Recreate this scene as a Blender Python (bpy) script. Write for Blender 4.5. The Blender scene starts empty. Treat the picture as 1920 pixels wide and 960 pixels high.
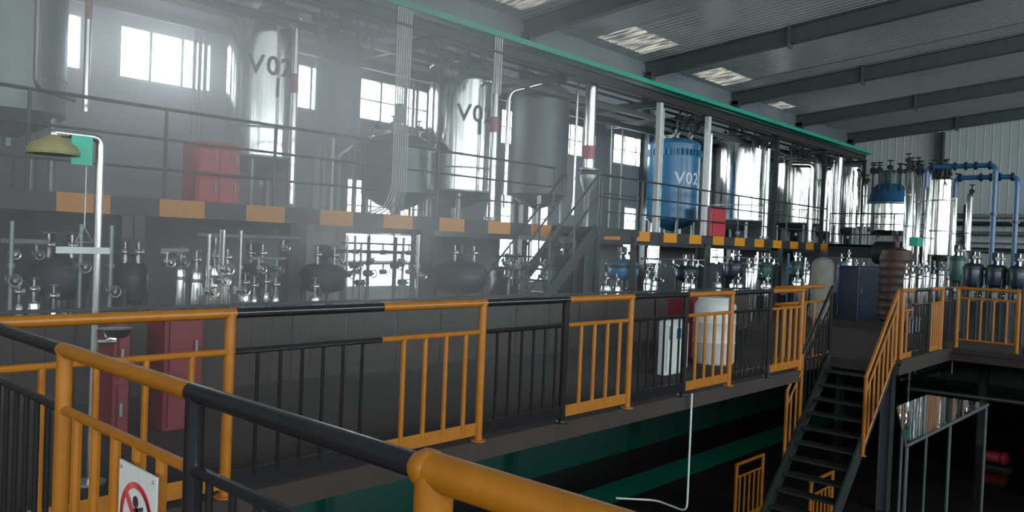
import bpy, math, random
from mathutils import Vector, Matrix
random.seed(7)
sc = bpy.context.scene
COL = sc.collection
PI = math.pi

# ------------------------------------------------------------------ camera, world, exposure
F = 1508.0
YAW, ROLL, PITCH = math.atan(1370 / 1508), 0.04, math.atan(25 / 1508)
fw = Vector((-math.sin(YAW) * math.cos(PITCH), math.cos(YAW) * math.cos(PITCH), -math.sin(PITCH)))
rt = Vector((math.cos(YAW), math.sin(YAW), 0))
up = rt.cross(fw)
R_ = rt * math.cos(ROLL) + up * math.sin(ROLL)
U_ = up * math.cos(ROLL) - rt * math.sin(ROLL)
EYE = Vector((0, 0, 1.587))
cam = bpy.data.cameras.new('camera')
cam.sensor_width = 36; cam.lens = F / 1920 * 36; cam.clip_end = 300; cam.clip_start = 0.05
camo = bpy.data.objects.new('camera', cam); COL.objects.link(camo)
M = Matrix((R_, U_, -fw)).transposed().to_4x4(); M.translation = EYE
camo.matrix_world = M
sc.camera = camo


def at(px, py, x=None, y=None, z=None):
    """the point of the building plane x=, y= or z= that the photograph shows at a pixel"""
    d = fw * F + R_ * (px - 960) + U_ * (480 - py)
    if x is not None: k = (x - EYE.x) / d.x
    elif y is not None: k = (y - EYE.y) / d.y
    else: k = (z - EYE.z) / d.z
    return EYE + d * k


def depth(x, y, z=1.6): return (Vector((x, y, z)) - EYE).dot(fw)


sc.view_settings.view_transform = 'Standard'
sc.view_settings.look = 'None'
sc.view_settings.gamma = 1
sc.view_settings.use_curve_mapping = False
sc.view_settings.exposure = 0.0
sc.cycles.use_denoising = True
sc.cycles.max_bounces = 8
sc.cycles.diffuse_bounces = 4
sc.cycles.glossy_bounces = 4
sc.cycles.transparent_max_bounces = 12
sc.cycles.volume_bounces = 1
sc.cycles.sample_clamp_indirect = 8
sc.cycles.caustics_reflective = False

w = bpy.data.worlds.new('overcast_sky'); sc.world = w; w.use_nodes = True
w.node_tree.nodes['Background'].inputs[0].default_value = (0.92, 0.965, 1.0, 1)
w.node_tree.nodes['Background'].inputs[1].default_value = 16.5


def portal(name, loc, sx, sy, direction):
    l = bpy.data.lights.new(name, 'AREA'); l.shape = 'RECTANGLE'; l.size = sx; l.size_y = sy
    l.cycles.is_portal = True
    o = bpy.data.objects.new(name, l); COL.objects.link(o); o.location = loc
    o.rotation_euler = Vector(direction).to_track_quat('-Z', 'Z').to_euler()


WZ0, WZ1 = 3.88, 4.75
UPW = [(2.5, 4.56), (5.05, 6.6), (8.0, 9.1), (9.57, 11.45), (13.7, 16.9), (18.25, 20.0), (23.6, 25.4), (28.6, 30.4)]
LOW = [(9.4, 11.3, .55, 2.75), (13.8, 15.6, .6, 2.75), (18.9, 20.9, 1.1, 2.75), (23.8, 25.2, 1.15, 1.75)]
RW = [(-11.5, -7.2), (-6.3, -1.9), (-1.0, 3.4), (4.3, 8.7), (9.6, 14.0), (14.9, 19.3), (20.2, 24.6), (25.5, 29.9)]
FRW = [(-3.0, 1.5), (2.5, 7.0), (8.0, 12.5)]
RZ0, RZ1 = 2.6, 6.7
for a, b in UPW: portal('window_daylight', (-12.98, (a + b) / 2, (WZ0 + WZ1) / 2), WZ1 - WZ0, b - a, (1, 0, 0))
for a, b, c, d in LOW[:3]: portal('window_daylight', (-12.98, (a + b) / 2, (c + d) / 2), d - c, b - a, (1, 0, 0))
for a, b in RW: portal('window_daylight', (14.98, (a + b) / 2, (RZ0 + RZ1) / 2), RZ1 - RZ0, b - a, (-1, 0, 0))

for a, b in FRW: portal('window_daylight', ((a + b) / 2, -11.98, 4.8), b - a, 3.6, (0, 1, 0))


HAZE = .145
# ------------------------------------------------------------------ materials
def mat(name, col, rough=.5, metal=0.0, noise=0.0, nscale=8.0, bump=0.0, bscale=(20, 20, 20), spec=.5, dirt=None):
    m = bpy.data.materials.new(name); m.use_nodes = True
    nt = m.node_tree; b = nt.nodes['Principled BSDF']
    b.inputs['Base Color'].default_value = (*col, 1)
    b.inputs['Roughness'].default_value = rough
    b.inputs['Metallic'].default_value = metal
    b.inputs['Specular IOR Level'].default_value = spec
    tc = nt.nodes.new('ShaderNodeTexCoord')
    if noise:
        n = nt.nodes.new('ShaderNodeTexNoise'); n.inputs['Scale'].default_value = nscale; n.inputs['Detail'].default_value = 5
        nt.links.new(tc.outputs['Object'], n.inputs['Vector'])
        r = nt.nodes.new('ShaderNodeValToRGB')
        r.color_ramp.elements[0].position = .3; r.color_ramp.elements[1].position = .75
        d = dirt or tuple(c * (1 - noise) for c in col)
        r.color_ramp.elements[0].color = (*d, 1); r.color_ramp.elements[1].color = (*col, 1)
        nt.links.new(n.outputs['Fac'], r.inputs['Fac']); nt.links.new(r.outputs['Color'], b.inputs['Base Color'])
    if bump:
        mp = nt.nodes.new('ShaderNodeMapping'); mp.inputs['Scale'].default_value = bscale
        n2 = nt.nodes.new('ShaderNodeTexNoise'); n2.inputs['Scale'].default_value = 1; n2.inputs['Detail'].default_value = 2
        bp = nt.nodes.new('ShaderNodeBump'); bp.inputs['Strength'].default_value = bump; bp.inputs['Distance'].default_value = .02
        nt.links.new(tc.outputs['Object'], mp.inputs['Vector']); nt.links.new(mp.outputs['Vector'], n2.inputs['Vector'])
        nt.links.new(n2.outputs['Fac'], bp.inputs['Height']); nt.links.new(bp.outputs['Normal'], b.inputs['Normal'])
    return m


STEEL = mat('brushed_stainless', (.88, .88, .84), .13, 1, .06, 3, .22, (9, 9, .7))
PIPE = mat('polished_steel_pipe', (.82, .81, .78), .18, 1, .05, 6)
DULL = mat('dull_grey_steel', (.30, .33, .32), .42, .7, .2, 5)
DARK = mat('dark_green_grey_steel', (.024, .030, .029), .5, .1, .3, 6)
FRAME = mat('grey_painted_steel', (.075, .088, .09), .5, .1, .25, 5)
RAFT = mat('blue_grey_rafter_paint', (.07, .085, .085), .55, 0, .15, 3)
YEL = mat('yellow_paint', (.36, .125, .006), .38, 0, .22, 9)
BLK = mat('black_gloss_paint', (.016, .015, .016), .2, 0, .1, 9)
RAIL = mat('dark_rail_paint', (.05, .055, .055), .4, .2, .1, 9)
BLUE = mat('blue_tank_paint', (.04, .20, .38), .32, 0, .25, 5)
BLUEP = mat('blue_pipe_paint', (.025, .11, .23), .3, 0, .1, 8)
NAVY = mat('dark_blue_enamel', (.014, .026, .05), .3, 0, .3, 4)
RED = mat('red_cabinet_paint', (.55, .035, .06), .4, 0, .2, 6)
GREEN = mat('green_paint', (.02, .36, .24), .45, 0, .15, 5)
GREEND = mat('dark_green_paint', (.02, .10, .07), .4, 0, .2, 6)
WHITE = mat('white_plastic', (.62, .64, .62), .4, 0, .1, 5)
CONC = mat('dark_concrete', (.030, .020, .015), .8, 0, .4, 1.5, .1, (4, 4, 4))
DECK = mat('checker_plate', (.035, .037, .036), .5, .3, .3, 3, .3, (30, 30, 30))
MARK = mat('faded_red_band', (.42, .14, .15), .5)
REDD = mat('dark_red_enamel', (.20, .018, .028), .45, 0, .3, 5)
TXT = mat('grey_stencil_paint', (.07, .075, .08), .6)
TXTW = mat('white_stencil_paint', (.75, .8, .82), .6)
SHELLY = mat('yellowed_plastic', (.30, .27, .13), .35, 0, .2, 8)
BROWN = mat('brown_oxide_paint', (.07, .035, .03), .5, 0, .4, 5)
CREAM = mat('pale_sack_cloth', (.30, .29, .25), .8, 0, .3, 5)
ROOF = mat('glossy_roof_sheet', (.36, .39, .38), .28, 0, .12, .6, .15, (1.5, .4, 1))
WALL = mat('pale_wall_sheet', (.50, .54, .53), .4, 0, .08, .8)
WALLG = mat('grey_blue_wall_sheet', (.20, .23, .25), .45, 0, .15, .8)
SIGNW = mat('sign_white', (.62, .60, .56), .5, 0, .12, 20)
SIGNR = mat('sign_red', (.55, .05, .05), .5)
SIGNK = mat('sign_black', (.04, .03, .03), .5)


def floor_mat():
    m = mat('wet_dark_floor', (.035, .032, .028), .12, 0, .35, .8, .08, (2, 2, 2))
    nt = m.node_tree; b = nt.nodes['Principled BSDF']
    src = b.inputs['Base Color'].links[0].from_socket
    tc = nt.nodes.new('ShaderNodeTexCoord'); sp = nt.nodes.new('ShaderNodeSeparateXYZ')
    nt.links.new(tc.outputs['Object'], sp.inputs[0])
    prev = src
    for c, hw in ((-11.5, .85), (-9.0, .4)):
        s = nt.nodes.new('ShaderNodeMath'); s.operation = 'ADD'; s.inputs[1].default_value = -c
        a = nt.nodes.new('ShaderNodeMath'); a.operation = 'ABSOLUTE'
        l = nt.nodes.new('ShaderNodeMath'); l.operation = 'LESS_THAN'; l.inputs[1].default_value = hw
        nt.links.new(sp.outputs['X'], s.inputs[0]); nt.links.new(s.outputs[0], a.inputs[0]); nt.links.new(a.outputs[0], l.inputs[0])
        mx = nt.nodes.new('ShaderNodeMix'); mx.data_type = 'RGBA'
        nt.links.new(l.outputs[0], mx.inputs[0]); nt.links.new(prev, mx.inputs[6]); mx.inputs[7].default_value = (.012, .22, .13, 1)
        prev = mx.outputs[2]
    nt.links.new(prev, b.inputs['Base Color'])
    return m


FLOORM = floor_mat()


def stripe_mat():
    """yellow and black hazard blocks, 0.56 m each, measured along the beam from y = 3.10"""
    m = mat('hazard_blocks', (.5, .3, .05), .5)
    nt = m.node_tree; b = nt.nodes['Principled BSDF']
    tc = nt.nodes.new('ShaderNodeTexCoord'); sp = nt.nodes.new('ShaderNodeSeparateXYZ')
    nt.links.new(tc.outputs['Object'], sp.inputs[0])
    a = nt.nodes.new('ShaderNodeMath'); a.operation = 'ADD'; a.inputs[1].default_value = 112 * 10 - 3.11
    d = nt.nodes.new('ShaderNodeMath'); d.operation = 'DIVIDE'; d.inputs[1].default_value = 1.119
    f = nt.nodes.new('ShaderNodeMath'); f.operation = 'FRACT'
    l = nt.nodes.new('ShaderNodeMath'); l.operation = 'LESS_THAN'; l.inputs[1].default_value = .5
    nt.links.new(sp.outputs['Y'], a.inputs[0])
    a.inputs[1].default_value = 1.119 * 1000 - 3.11
    nt.links.new(a.outputs[0], d.inputs[0]); nt.links.new(d.outputs[0], f.inputs[0]); nt.links.new(f.outputs[0], l.inputs[0])
    mx = nt.nodes.new('ShaderNodeMix'); mx.data_type = 'RGBA'
    nt.links.new(l.outputs[0], mx.inputs[0]); mx.inputs[6].default_value = (.03, .03, .03, 1); mx.inputs[7].default_value = (.68, .27, .015, 1)
    nt.links.new(mx.outputs[2], b.inputs['Base Color'])
    return m


STRIPE = stripe_mat()


def glass_mat():
    m = bpy.data.materials.new('window_glass'); m.use_nodes = True; nt = m.node_tree
    for n in list(nt.nodes): nt.nodes.remove(n)
    o = nt.nodes.new('ShaderNodeOutputMaterial'); t = nt.nodes.new('ShaderNodeBsdfTransparent'); g = nt.nodes.new('ShaderNodeBsdfGlossy')
    t.inputs[0].default_value = (.93, .96, .97, 1); g.inputs['Roughness'].default_value = .05
    mx = nt.nodes.new('ShaderNodeMixShader'); mx.inputs[0].default_value = .06
    nt.links.new(t.outputs[0], mx.inputs[1]); nt.links.new(g.outputs[0], mx.inputs[2]); nt.links.new(mx.outputs[0], o.inputs[0])
    return m


GLASS = glass_mat()


def patch_panel_mat():
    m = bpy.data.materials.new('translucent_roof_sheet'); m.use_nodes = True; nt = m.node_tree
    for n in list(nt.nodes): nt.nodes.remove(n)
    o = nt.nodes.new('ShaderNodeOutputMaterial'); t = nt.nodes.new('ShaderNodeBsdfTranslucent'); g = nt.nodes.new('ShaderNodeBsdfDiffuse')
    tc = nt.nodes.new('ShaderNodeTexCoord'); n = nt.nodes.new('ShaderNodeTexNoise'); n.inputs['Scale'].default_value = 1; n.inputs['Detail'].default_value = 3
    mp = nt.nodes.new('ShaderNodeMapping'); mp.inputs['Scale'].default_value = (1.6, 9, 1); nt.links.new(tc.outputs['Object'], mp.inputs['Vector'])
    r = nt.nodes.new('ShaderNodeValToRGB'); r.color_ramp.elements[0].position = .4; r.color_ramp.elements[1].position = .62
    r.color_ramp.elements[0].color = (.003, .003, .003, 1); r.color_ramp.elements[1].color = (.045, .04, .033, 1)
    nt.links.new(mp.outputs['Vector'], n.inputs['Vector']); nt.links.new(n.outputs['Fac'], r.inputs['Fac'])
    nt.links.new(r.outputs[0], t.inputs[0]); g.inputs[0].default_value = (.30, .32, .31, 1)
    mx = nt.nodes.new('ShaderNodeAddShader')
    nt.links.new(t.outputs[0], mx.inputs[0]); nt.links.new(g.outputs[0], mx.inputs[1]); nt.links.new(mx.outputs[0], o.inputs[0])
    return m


PATCHM = patch_panel_mat()


# ------------------------------------------------------------------ mesh builder
class MB:
    def __init__(s): s.v = []; s.f = []

    def add(s, vs, fs):
        k = len(s.v); s.v += [Vector(v) for v in vs]; s.f += [[i + k for i in f] for f in fs]; return s

    def box(s, x0, x1, y0, y1, z0, z1):
        return s.add([(x, y, z) for x in (x0, x1) for y in (y0, y1) for z in (z0, z1)],
                     [(0, 1, 3, 2), (4, 6, 7, 5), (0, 4, 5, 1), (2, 3, 7, 6), (0, 2, 6, 4), (1, 5, 7, 3)])

    def cbox(s, cx, cy, cz, sx, sy, sz): return s.box(cx - sx / 2, cx + sx / 2, cy - sy / 2, cy + sy / 2, cz - sz / 2, cz + sz / 2)

    def bbox(s, x0, x1, y0, y1, z0, z1, b=.01):
        """a box with chamfered vertical and top edges"""
        pts = [(x0 + b, y0), (x1 - b, y0), (x1, y0 + b), (x1, y1 - b), (x1 - b, y1), (x0 + b, y1), (x0, y1 - b), (x0, y0 + b)]
        cx, cy = (x0 + x1) / 2, (y0 + y1) / 2
        kx, ky = 1 - b / ((x1 - x0) / 2), 1 - b / ((y1 - y0) / 2)
        vs = [(x, y, z0) for x, y in pts] + [(x, y, z1 - b) for x, y in pts] + [(cx + (x - cx) * kx, cy + (y - cy) * ky, z1) for x, y in pts]
        fs = [tuple(range(7, -1, -1)), tuple(range(16, 24))]
        for j in (0, 8):
            for i in range(8): fs.append((j + i, j + (i + 1) % 8, j + 8 + (i + 1) % 8, j + 8 + i))
        return s.add(vs, fs)

    def beam(s, p0, p1, w, h, upv=(0, 0, 1)):
        p0, p1 = Vector(p0), Vector(p1); d = (p1 - p0).normalized(); u = Vector(upv)
        if abs(d.dot(u)) > .99: u = Vector((0, 1, 0))
        a = d.cross(u).normalized() * (w / 2); b = a.cross(d).normalized() * (h / 2)
        vs = [p + i * a + j * b for p in (p0, p1) for i, j in ((-1, -1), (1, -1), (1, 1), (-1, 1))]
        return s.add(vs, [(0, 1, 2, 3), (7, 6, 5, 4), (0, 4, 5, 1), (1, 5, 6, 2), (2, 6, 7, 3), (3, 7, 4, 0)])

    def ibeam(s, p0, p1, w, h, t=.015):
        p0, p1 = Vector(p0), Vector(p1); d = (p1 - p0).normalized(); u = Vector((0, 0, 1))
        if abs(d.dot(u)) > .99: u = Vector((1, 0, 0))
        a = d.cross(u).normalized(); b = a.cross(d).normalized()
        s.beam(p0, p1, t, h, u)
        for k in (-1, 1): s.beam(p0 + b * k * (h / 2 - t / 2), p1 + b * k * (h / 2 - t / 2), w, t, u)
        return s

    def lathe(s, prof, o=(0, 0, 0), n=24, axis=(0, 0, 1)):
        o = Vector(o); q = Vector((0, 0, 1)).rotation_difference(Vector(axis))
        vs = []; fs = []
        for r, z in prof:
            for i in range(n):
                a = 2 * PI * i / n
                vs.append(o + q @ Vector((r * math.cos(a), r * math.sin(a), z)))
        for j in range(len(prof) - 1):
            for i in range(n): fs.append((j * n + i, j * n + (i + 1) % n, (j + 1) * n + (i + 1) % n, (j + 1) * n + i))
        if prof[0][0] > 1e-4: fs.append(tuple(range(n - 1, -1, -1)))
        if prof[-1][0] > 1e-4: fs.append(tuple((len(prof) - 1) * n + i for i in range(n)))
        return s.add(vs, fs)

    def cyl(s, p0, p1, r, n=12, r1=None):
        p0, p1 = Vector(p0), Vector(p1); L = (p1 - p0).length
        return s.lathe([(r, 0), (r if r1 is None else r1, L)], p0, n, (p1 - p0).normalized())

    def tube(s, pts, r, n=10, fil=0.0, seg=4):
        pts = [Vector(p) for p in pts]
        if fil > 0 and len(pts) > 2:
            out = [pts[0]]
            for i in range(1, len(pts) - 1):
                a, b, c = pts[i - 1], pts[i], pts[i + 1]
                f = min(fil, (a - b).length * .45, (c - b).length * .45)
                p, q = b + (a - b).normalized() * f, b + (c - b).normalized() * f
                for k in range(seg + 1):
                    t = k / seg; out.append(p * (1 - t) ** 2 + b * 2 * t * (1 - t) + q * t * t)
            pts = out + [pts[-1]]
        d = (pts[1] - pts[0]).normalized()
        u = d.orthogonal().normalized(); vs = []; fs = []
        for i, p in enumerate(pts):
            nd = (pts[min(i + 1, len(pts) - 1)] - pts[max(i - 1, 0)]).normalized()
            u = (u - nd * u.dot(nd)).normalized(); v = nd.cross(u)
            for k in range(n):
                a = 2 * PI * k / n; vs.append(p + (u * math.cos(a) + v * math.sin(a)) * r)
        for j in range(len(pts) - 1):
            for k in range(n): fs.append((j * n + k, j * n + (k + 1) % n, (j + 1) * n + (k + 1) % n, (j + 1) * n + k))
        fs += [tuple(range(n - 1, -1, -1)), tuple((len(pts) - 1) * n + k for k in range(n))]
        return s.add(vs, fs)

    def torus(s, c, axis, R, r, n=20, m=6):
        q = Vector((0, 0, 1)).rotation_difference(Vector(axis)); c = Vector(c); vs = []; fs = []
        for i in range(n):
            a = 2 * PI * i / n
            for j in range(m):
                b = 2 * PI * j / m
                vs.append(c + q @ Vector(((R + r * math.cos(b)) * math.cos(a), (R + r * math.cos(b)) * math.sin(a), r * math.sin(b))))
        for i in range(n):
            for j in range(m): fs.append((i * m + j, ((i + 1) % n) * m + j, ((i + 1) % n) * m + (j + 1) % m, i * m + (j + 1) % m))
        return s.add(vs, fs)


def link_mesh(name, mb, m, parent=None, loc=None, angle=35):
    """one mesh object; world-coordinate builders are recentred on loc"""
    off = Vector(loc) if loc is not None else Vector((0, 0, 0))
    me = bpy.data.meshes.new(name)
    me.from_pydata([v - off for v in mb.v], [], mb.f); me.update()
    me.polygons.foreach_set('use_smooth', [True] * len(me.polygons))
    me.set_sharp_from_angle(angle=math.radians(angle))
    me.materials.append(m)
    o = bpy.data.objects.new(name, me); COL.objects.link(o)
    if parent is not None: o.parent = parent
    return o


def tag(o, label, cat, group=None):
    o['label'] = label; o['category'] = cat
    if group: o['group'] = group
    return o


def struct(name, mb, m):
    o = link_mesh(name, mb, m); o['kind'] = 'structure'; return o


def thing(name, label, cat, loc, group=None):
    o = bpy.data.objects.new(name, None); COL.objects.link(o); o.location = loc; o.empty_display_size = .2
    return tag(o, label, cat, group)


def part(name, mb, m, root, label=None, sub=None):
    """mb is in world coordinates; the part hangs under root (or under sub, a part of root)"""
    o = link_mesh(name, mb, m, sub or root, root.location)
    if label: o['label'] = label
    return o


def solo(name, mb, m, label, cat, group=None):
    xs = [v.x for v in mb.v]; ys = [v.y for v in mb.v]; zs = [v.z for v in mb.v]
    c = Vector(((min(xs) + max(xs)) / 2, (min(ys) + max(ys)) / 2, min(zs)))
    o = link_mesh(name, mb, m, None, c); o.location = c
    return tag(o, label, cat, group)


# ------------------------------------------------------------------ building shell
Y0, Y1, XL, XR, LOWZ = -12.0, 36.2, -13.0, 15.0, -3.25
RIDGE, SL, EAVE = 1.0, .093, 6.95


def roofz(x): return EAVE + SL * (x - XL) if x < RIDGE else EAVE + SL * (RIDGE - XL) - SL * (x - RIDGE)


def cells(a0, a1, b0, b1, holes):
    """rectangles that tile [a0,a1]x[b0,b1] except the holes (a0,a1,b0,b1)"""
    A = sorted({a0, a1} | {h[0] for h in holes} | {h[1] for h in holes})
    out = []
    for i in range(len(A) - 1):
        m = (A[i] + A[i + 1]) / 2
        hs = sorted([h for h in holes if h[0] < m < h[1]], key=lambda h: h[2])
        b = b0
        for h in hs:
            if h[2] > b: out.append((A[i], A[i + 1], b, h[2]))
            b = h[3]
        if b < b1: out.append((A[i], A[i + 1], b, b1))
    return out


def ribbed(mb, place, a0, a1, b0, b1, pitch=.3, rib=.025, h=.012):
    """ribbed sheet: ribs every pitch along a, straight along b; place(a, b, height) gives the 3-D point"""
    ks = [(a0, 0)]
    k = math.ceil(a0 / pitch)
    while k * pitch < a1 - rib:
        c = k * pitch
        if c > a0 + rib: ks += [(c - rib, 0), (c - rib * .5, h), (c + rib * .5, h), (c + rib, 0)]
        k += 1
    ks.append((a1, 0)); vs = []; fs = []
    for a, hh in ks: vs += [place(a, b0, hh), place(a, b1, hh)]
    for i in range(len(ks) - 1): fs.append((2 * i, 2 * i + 2, 2 * i + 3, 2 * i + 1))
    mb.add(vs, fs)


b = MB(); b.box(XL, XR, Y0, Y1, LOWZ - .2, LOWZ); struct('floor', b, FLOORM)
# left wall with window openings
holes = [(a, c, WZ0, WZ1) for a, c in UPW] + [(a, c, d, e) for a, c, d, e in LOW]
b = MB()
for r in cells(Y0, Y1, LOWZ, EAVE + .1, holes): b.box(XL - .15, XL, r[0], r[1], r[2], r[3])
struct('wall_left', b, WALLG)
b = MB()
for r in cells(Y0, Y1, LOWZ, EAVE + .1, [(a, c, RZ0, RZ1) for a, c in RW]): b.box(XR, XR + .15, r[0], r[1], r[2], r[3])
struct('wall_right', b, WALLG)
b = MB(); ribbed(b, lambda a, z, h: (a, Y1 - h, z), XL, RIDGE, LOWZ, roofz(RIDGE) + .1); ribbed(b, lambda a, z, h: (a, Y1 - h, z), RIDGE, XR, LOWZ, roofz(RIDGE) + .1)
struct('wall_back', b, WALL)
b = MB()
for r in cells(XL, XR, LOWZ, roofz(RIDGE) + .1, [(a, c, 3.0, 6.6) for a, c in FRW]): b.box(r[0], r[1], Y0 - .15, Y0, r[2], r[3])
struct('wall_front', b, WALLG)
# roof sheets with holes for the translucent panels
PATCHES = [(-12.6, -11.4, 12.2, 13.9), (-12.6, -11.45, 16.8, 18.95), (-12.75, -11.75, 21.9, 24.0), (-12.95, -12.4, 27.6, 28.9)]  # bright ceiling patches, set in as streaky translucent panels
b = MB()
for r in cells(Y0, Y1, XL, RIDGE, [(s[2], s[3], s[0], s[1]) for s in PATCHES]):
    ribbed(b, lambda y, x, h: (x, y, roofz(x) - h), r[0], r[1], r[2], r[3], .2, .03, .016)
ribbed(b, lambda y, x, h: (x, y, roofz(x) - h), Y0, Y1, RIDGE, XR, .4, .03, .016)
struct('ceiling', b, ROOF)
for i, s in enumerate(PATCHES):
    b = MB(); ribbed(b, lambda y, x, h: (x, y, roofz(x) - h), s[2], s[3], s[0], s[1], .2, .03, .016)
    o = struct('window_%d' % (i + 30), b, PATCHM)
# decks
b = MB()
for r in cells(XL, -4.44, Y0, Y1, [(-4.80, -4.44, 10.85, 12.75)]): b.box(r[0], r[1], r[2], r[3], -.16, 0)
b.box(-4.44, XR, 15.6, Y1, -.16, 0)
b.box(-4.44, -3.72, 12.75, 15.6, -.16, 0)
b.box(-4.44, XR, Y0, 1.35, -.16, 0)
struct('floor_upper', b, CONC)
b = MB()
b.box(-4.40, 15, 1.33, 1.38, -.02, .07); b.box(-3.75, -3.69, 12.75, 15.6, -.02, .07); b.box(-3.7, 8, 15.55, 15.62, -.02, .07)
struct('trim_1', b, CONC)
# mezzanine columns in the lower storey
k = 0
for x, y in ((-4.9, 3.0), (-4.9, 16.2), (-8.6, 24), (-4.9, 24), (0, 16.2), (-1.6, 24)):
    b = MB().ibeam((x, y, LOWZ), (x, y, -.16), .2, .2); k += 1
    solo('deck_column', b, FRAME, 'dark steel column carrying the walkway deck in the unlit lower storey', 'column', 'lower storey columns')


# windows
def window(n, x, a, c, z0, z1, cols, rows, inward=1):
    root = bpy.data.objects.new('window_%d' % n, None); COL.objects.link(root); root.location = (x, a, z0); root['kind'] = 'structure'
    b = MB(); t = .05; x0, x1 = x - .1, x + .02
    b.box(x0, x1, a, c, z0, z0 + t).box(x0, x1, a, c, z1 - t, z1).box(x0, x1, a, a + t, z0 + t, z1 - t).box(x0, x1, c - t, c, z0 + t, z1 - t)
    for i in range(1, cols):
        y = a + (c - a) * i / cols; b.box(x0 + .02, x1 - .02, y - .02, y + .02, z0 + t, z1 - t)
    for j in range(1, rows):
        z = z0 + (z1 - z0) * j / rows; b.box(x0 + .03, x1 - .03, a + t, c - t, z - .012, z + .012)
    part('window_frame', b, DULL, root)
    g = MB().box(x - .045, x - .04, a + t, c - t, z0 + t, z1 - t)
    part('window_pane', g, GLASS, root)


n = 1
for a, c in UPW: window(n, XL, a, c, WZ0, WZ1, max(2, round((c - a) / .55)), 2 if n > 3 else 1); n += 1
for a, c, d, e in LOW: window(n, XL, a, c, d, e, max(2, round((c - a) / .6)), 4); n += 1
for a, c in RW: window(n, XR, a, c, RZ0, RZ1, 2, 2); n += 1

for a, c in FRW:
    root = bpy.data.objects.new('window_%d' % n, None); COL.objects.link(root); root.location = (a, Y0, 3.0); root['kind'] = 'structure'; n += 1
    b = MB()
    for z in (3.0, 4.8, 6.55): b.box(a, c, Y0 - .1, Y0, z, z + .05)
    for x in (a, (a + c) / 2, c - .05): b.box(x, x + .05, Y0 - .1, Y0, 3.05, 6.55)
    part('window_frame', b, DULL, root)
    part('window_pane', MB().box(a + .05, c - .05, Y0 - .06, Y0 - .055, 3.05, 6.55), GLASS, root)

# rafters
RY = [-6.8, -1.5, 3.8, 9.1, 14.4, 19.7, 25.0, 30.3, 35.75]
RL = ['grey steel rafter of the shed roof behind the viewer, second bay', 'grey steel rafter of the shed roof just behind the viewer', 'grey roof rafter nearest overhead, above the left end of the tanks', 'grey roof rafter over the second V02 tank, mostly above the frame',
      'grey roof rafter passing nearest of those seen, at the top centre', 'long grey roof rafter with a bolted splice reaching the top edge', 'grey roof rafter beyond the bright warm roof panel, third from the back wall',
      'grey roof rafter second from the pale back wall', 'grey roof rafter farthest away, right against the pale back wall']
for y, lab in zip(RY, RL):
    if y < 9: continue
    t = thing('roof_rafter', lab, 'rafter', (XL, y, EAVE - .25), 'roof rafters')
    def rz(x): return roofz(x) - .26
    b = MB().ibeam((XL + .02, y, rz(XL)), (RIDGE, y, rz(RIDGE)), .2, .42).ibeam((RIDGE, y, rz(RIDGE)), (XR - .02, y, rz(XR)), .2, .42)
    part('beam', b, RAFT, t)
    for xs in (-8.7, -3.2):
        b = MB().box(xs - .03, xs + .03, y - .13, y + .13, rz(xs) - .3, rz(xs) + .24)
        for sy in (-.09, .09):
            for sz in (-.24, -.12, 0, .12): b.cyl((xs - .05, y + sy, rz(xs) + sz), (xs + .05, y + sy, rz(xs) + sz), .015, 6)
        part('splice_plate', b, RAFT, t)
for y in RY:
    if y < -2: continue
    k = int(round((y - 3.8) / 5.3))
    b = MB().ibeam((XL + .16, y, LOWZ), (XL + .16, y, EAVE - .3), .2, .3)
    solo('wall_column', b, RAFT, 'grey steel column standing against the left window wall', 'column', 'columns of the window wall')
b = MB().ibeam((-9.35, Y1 - .2, 0), (-9.35, Y1 - .2, roofz(-9.35) - .5), .28, .3)
solo('end_wall_column', b, RAFT, 'grey steel column in front of the pale ribbed back wall', 'column')

# ------------------------------------------------------------------ the raised tank platform
PX, PZ = -9.5, 1.93
t = thing('tank_platform', 'raised steel tank platform with yellow and black hazard blocks along its edge', 'platform', (PX, 0, 0))
b = MB(); b.box(-12.65, PX - .02, Y0 + .05, 24.95, PZ - .05, PZ)
b.box(-12.65, -5.7, 24.95, 33, PZ - .05, PZ)
part('deck_plate', b, DECK, t)
b = MB().box(PX - .03, PX, Y0 + .05, 11.75, PZ - .2, PZ + .01).box(PX - .03, PX, 13.05, 24.95, PZ - .2, PZ + .01)
part('edge_beam', b, STRIPE, t, 'yellow and black blocked edge beam')
b = MB().box(PX - .03, PX, 11.75, 13.05, PZ - .2, PZ + .01); part('edge_beam', b, DARK, t)
b = MB().box(PX, -5.7, 24.95, 25.05, PZ - .38, PZ + .02); part('edge_beam', b, DARK, t)
for y in (0.8, 3.95, 6.15, 8.5, 12.75, 17.5, 21.6):
    b = MB().ibeam((PX - .16, y, 0), (PX - .16, y, PZ - .21), .26, .26); part('column', b, FRAME, t)
for x in (-7.6, -5.8):
    b = MB().ibeam((x, 25.2, 0), (x, 25.2, PZ - .38), .24, .24); part('column', b, FRAME, t)
for y in (0.8, 3.95, 6.15, 8.5, 10.6, 12.75, 15, 17.3, 19.5, 21.6, 24):
    b = MB().ibeam((-12.65, y, PZ - .17), (PX - .04, y, PZ - .17), .12, .22); part('joist', b, FRAME, t)


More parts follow.
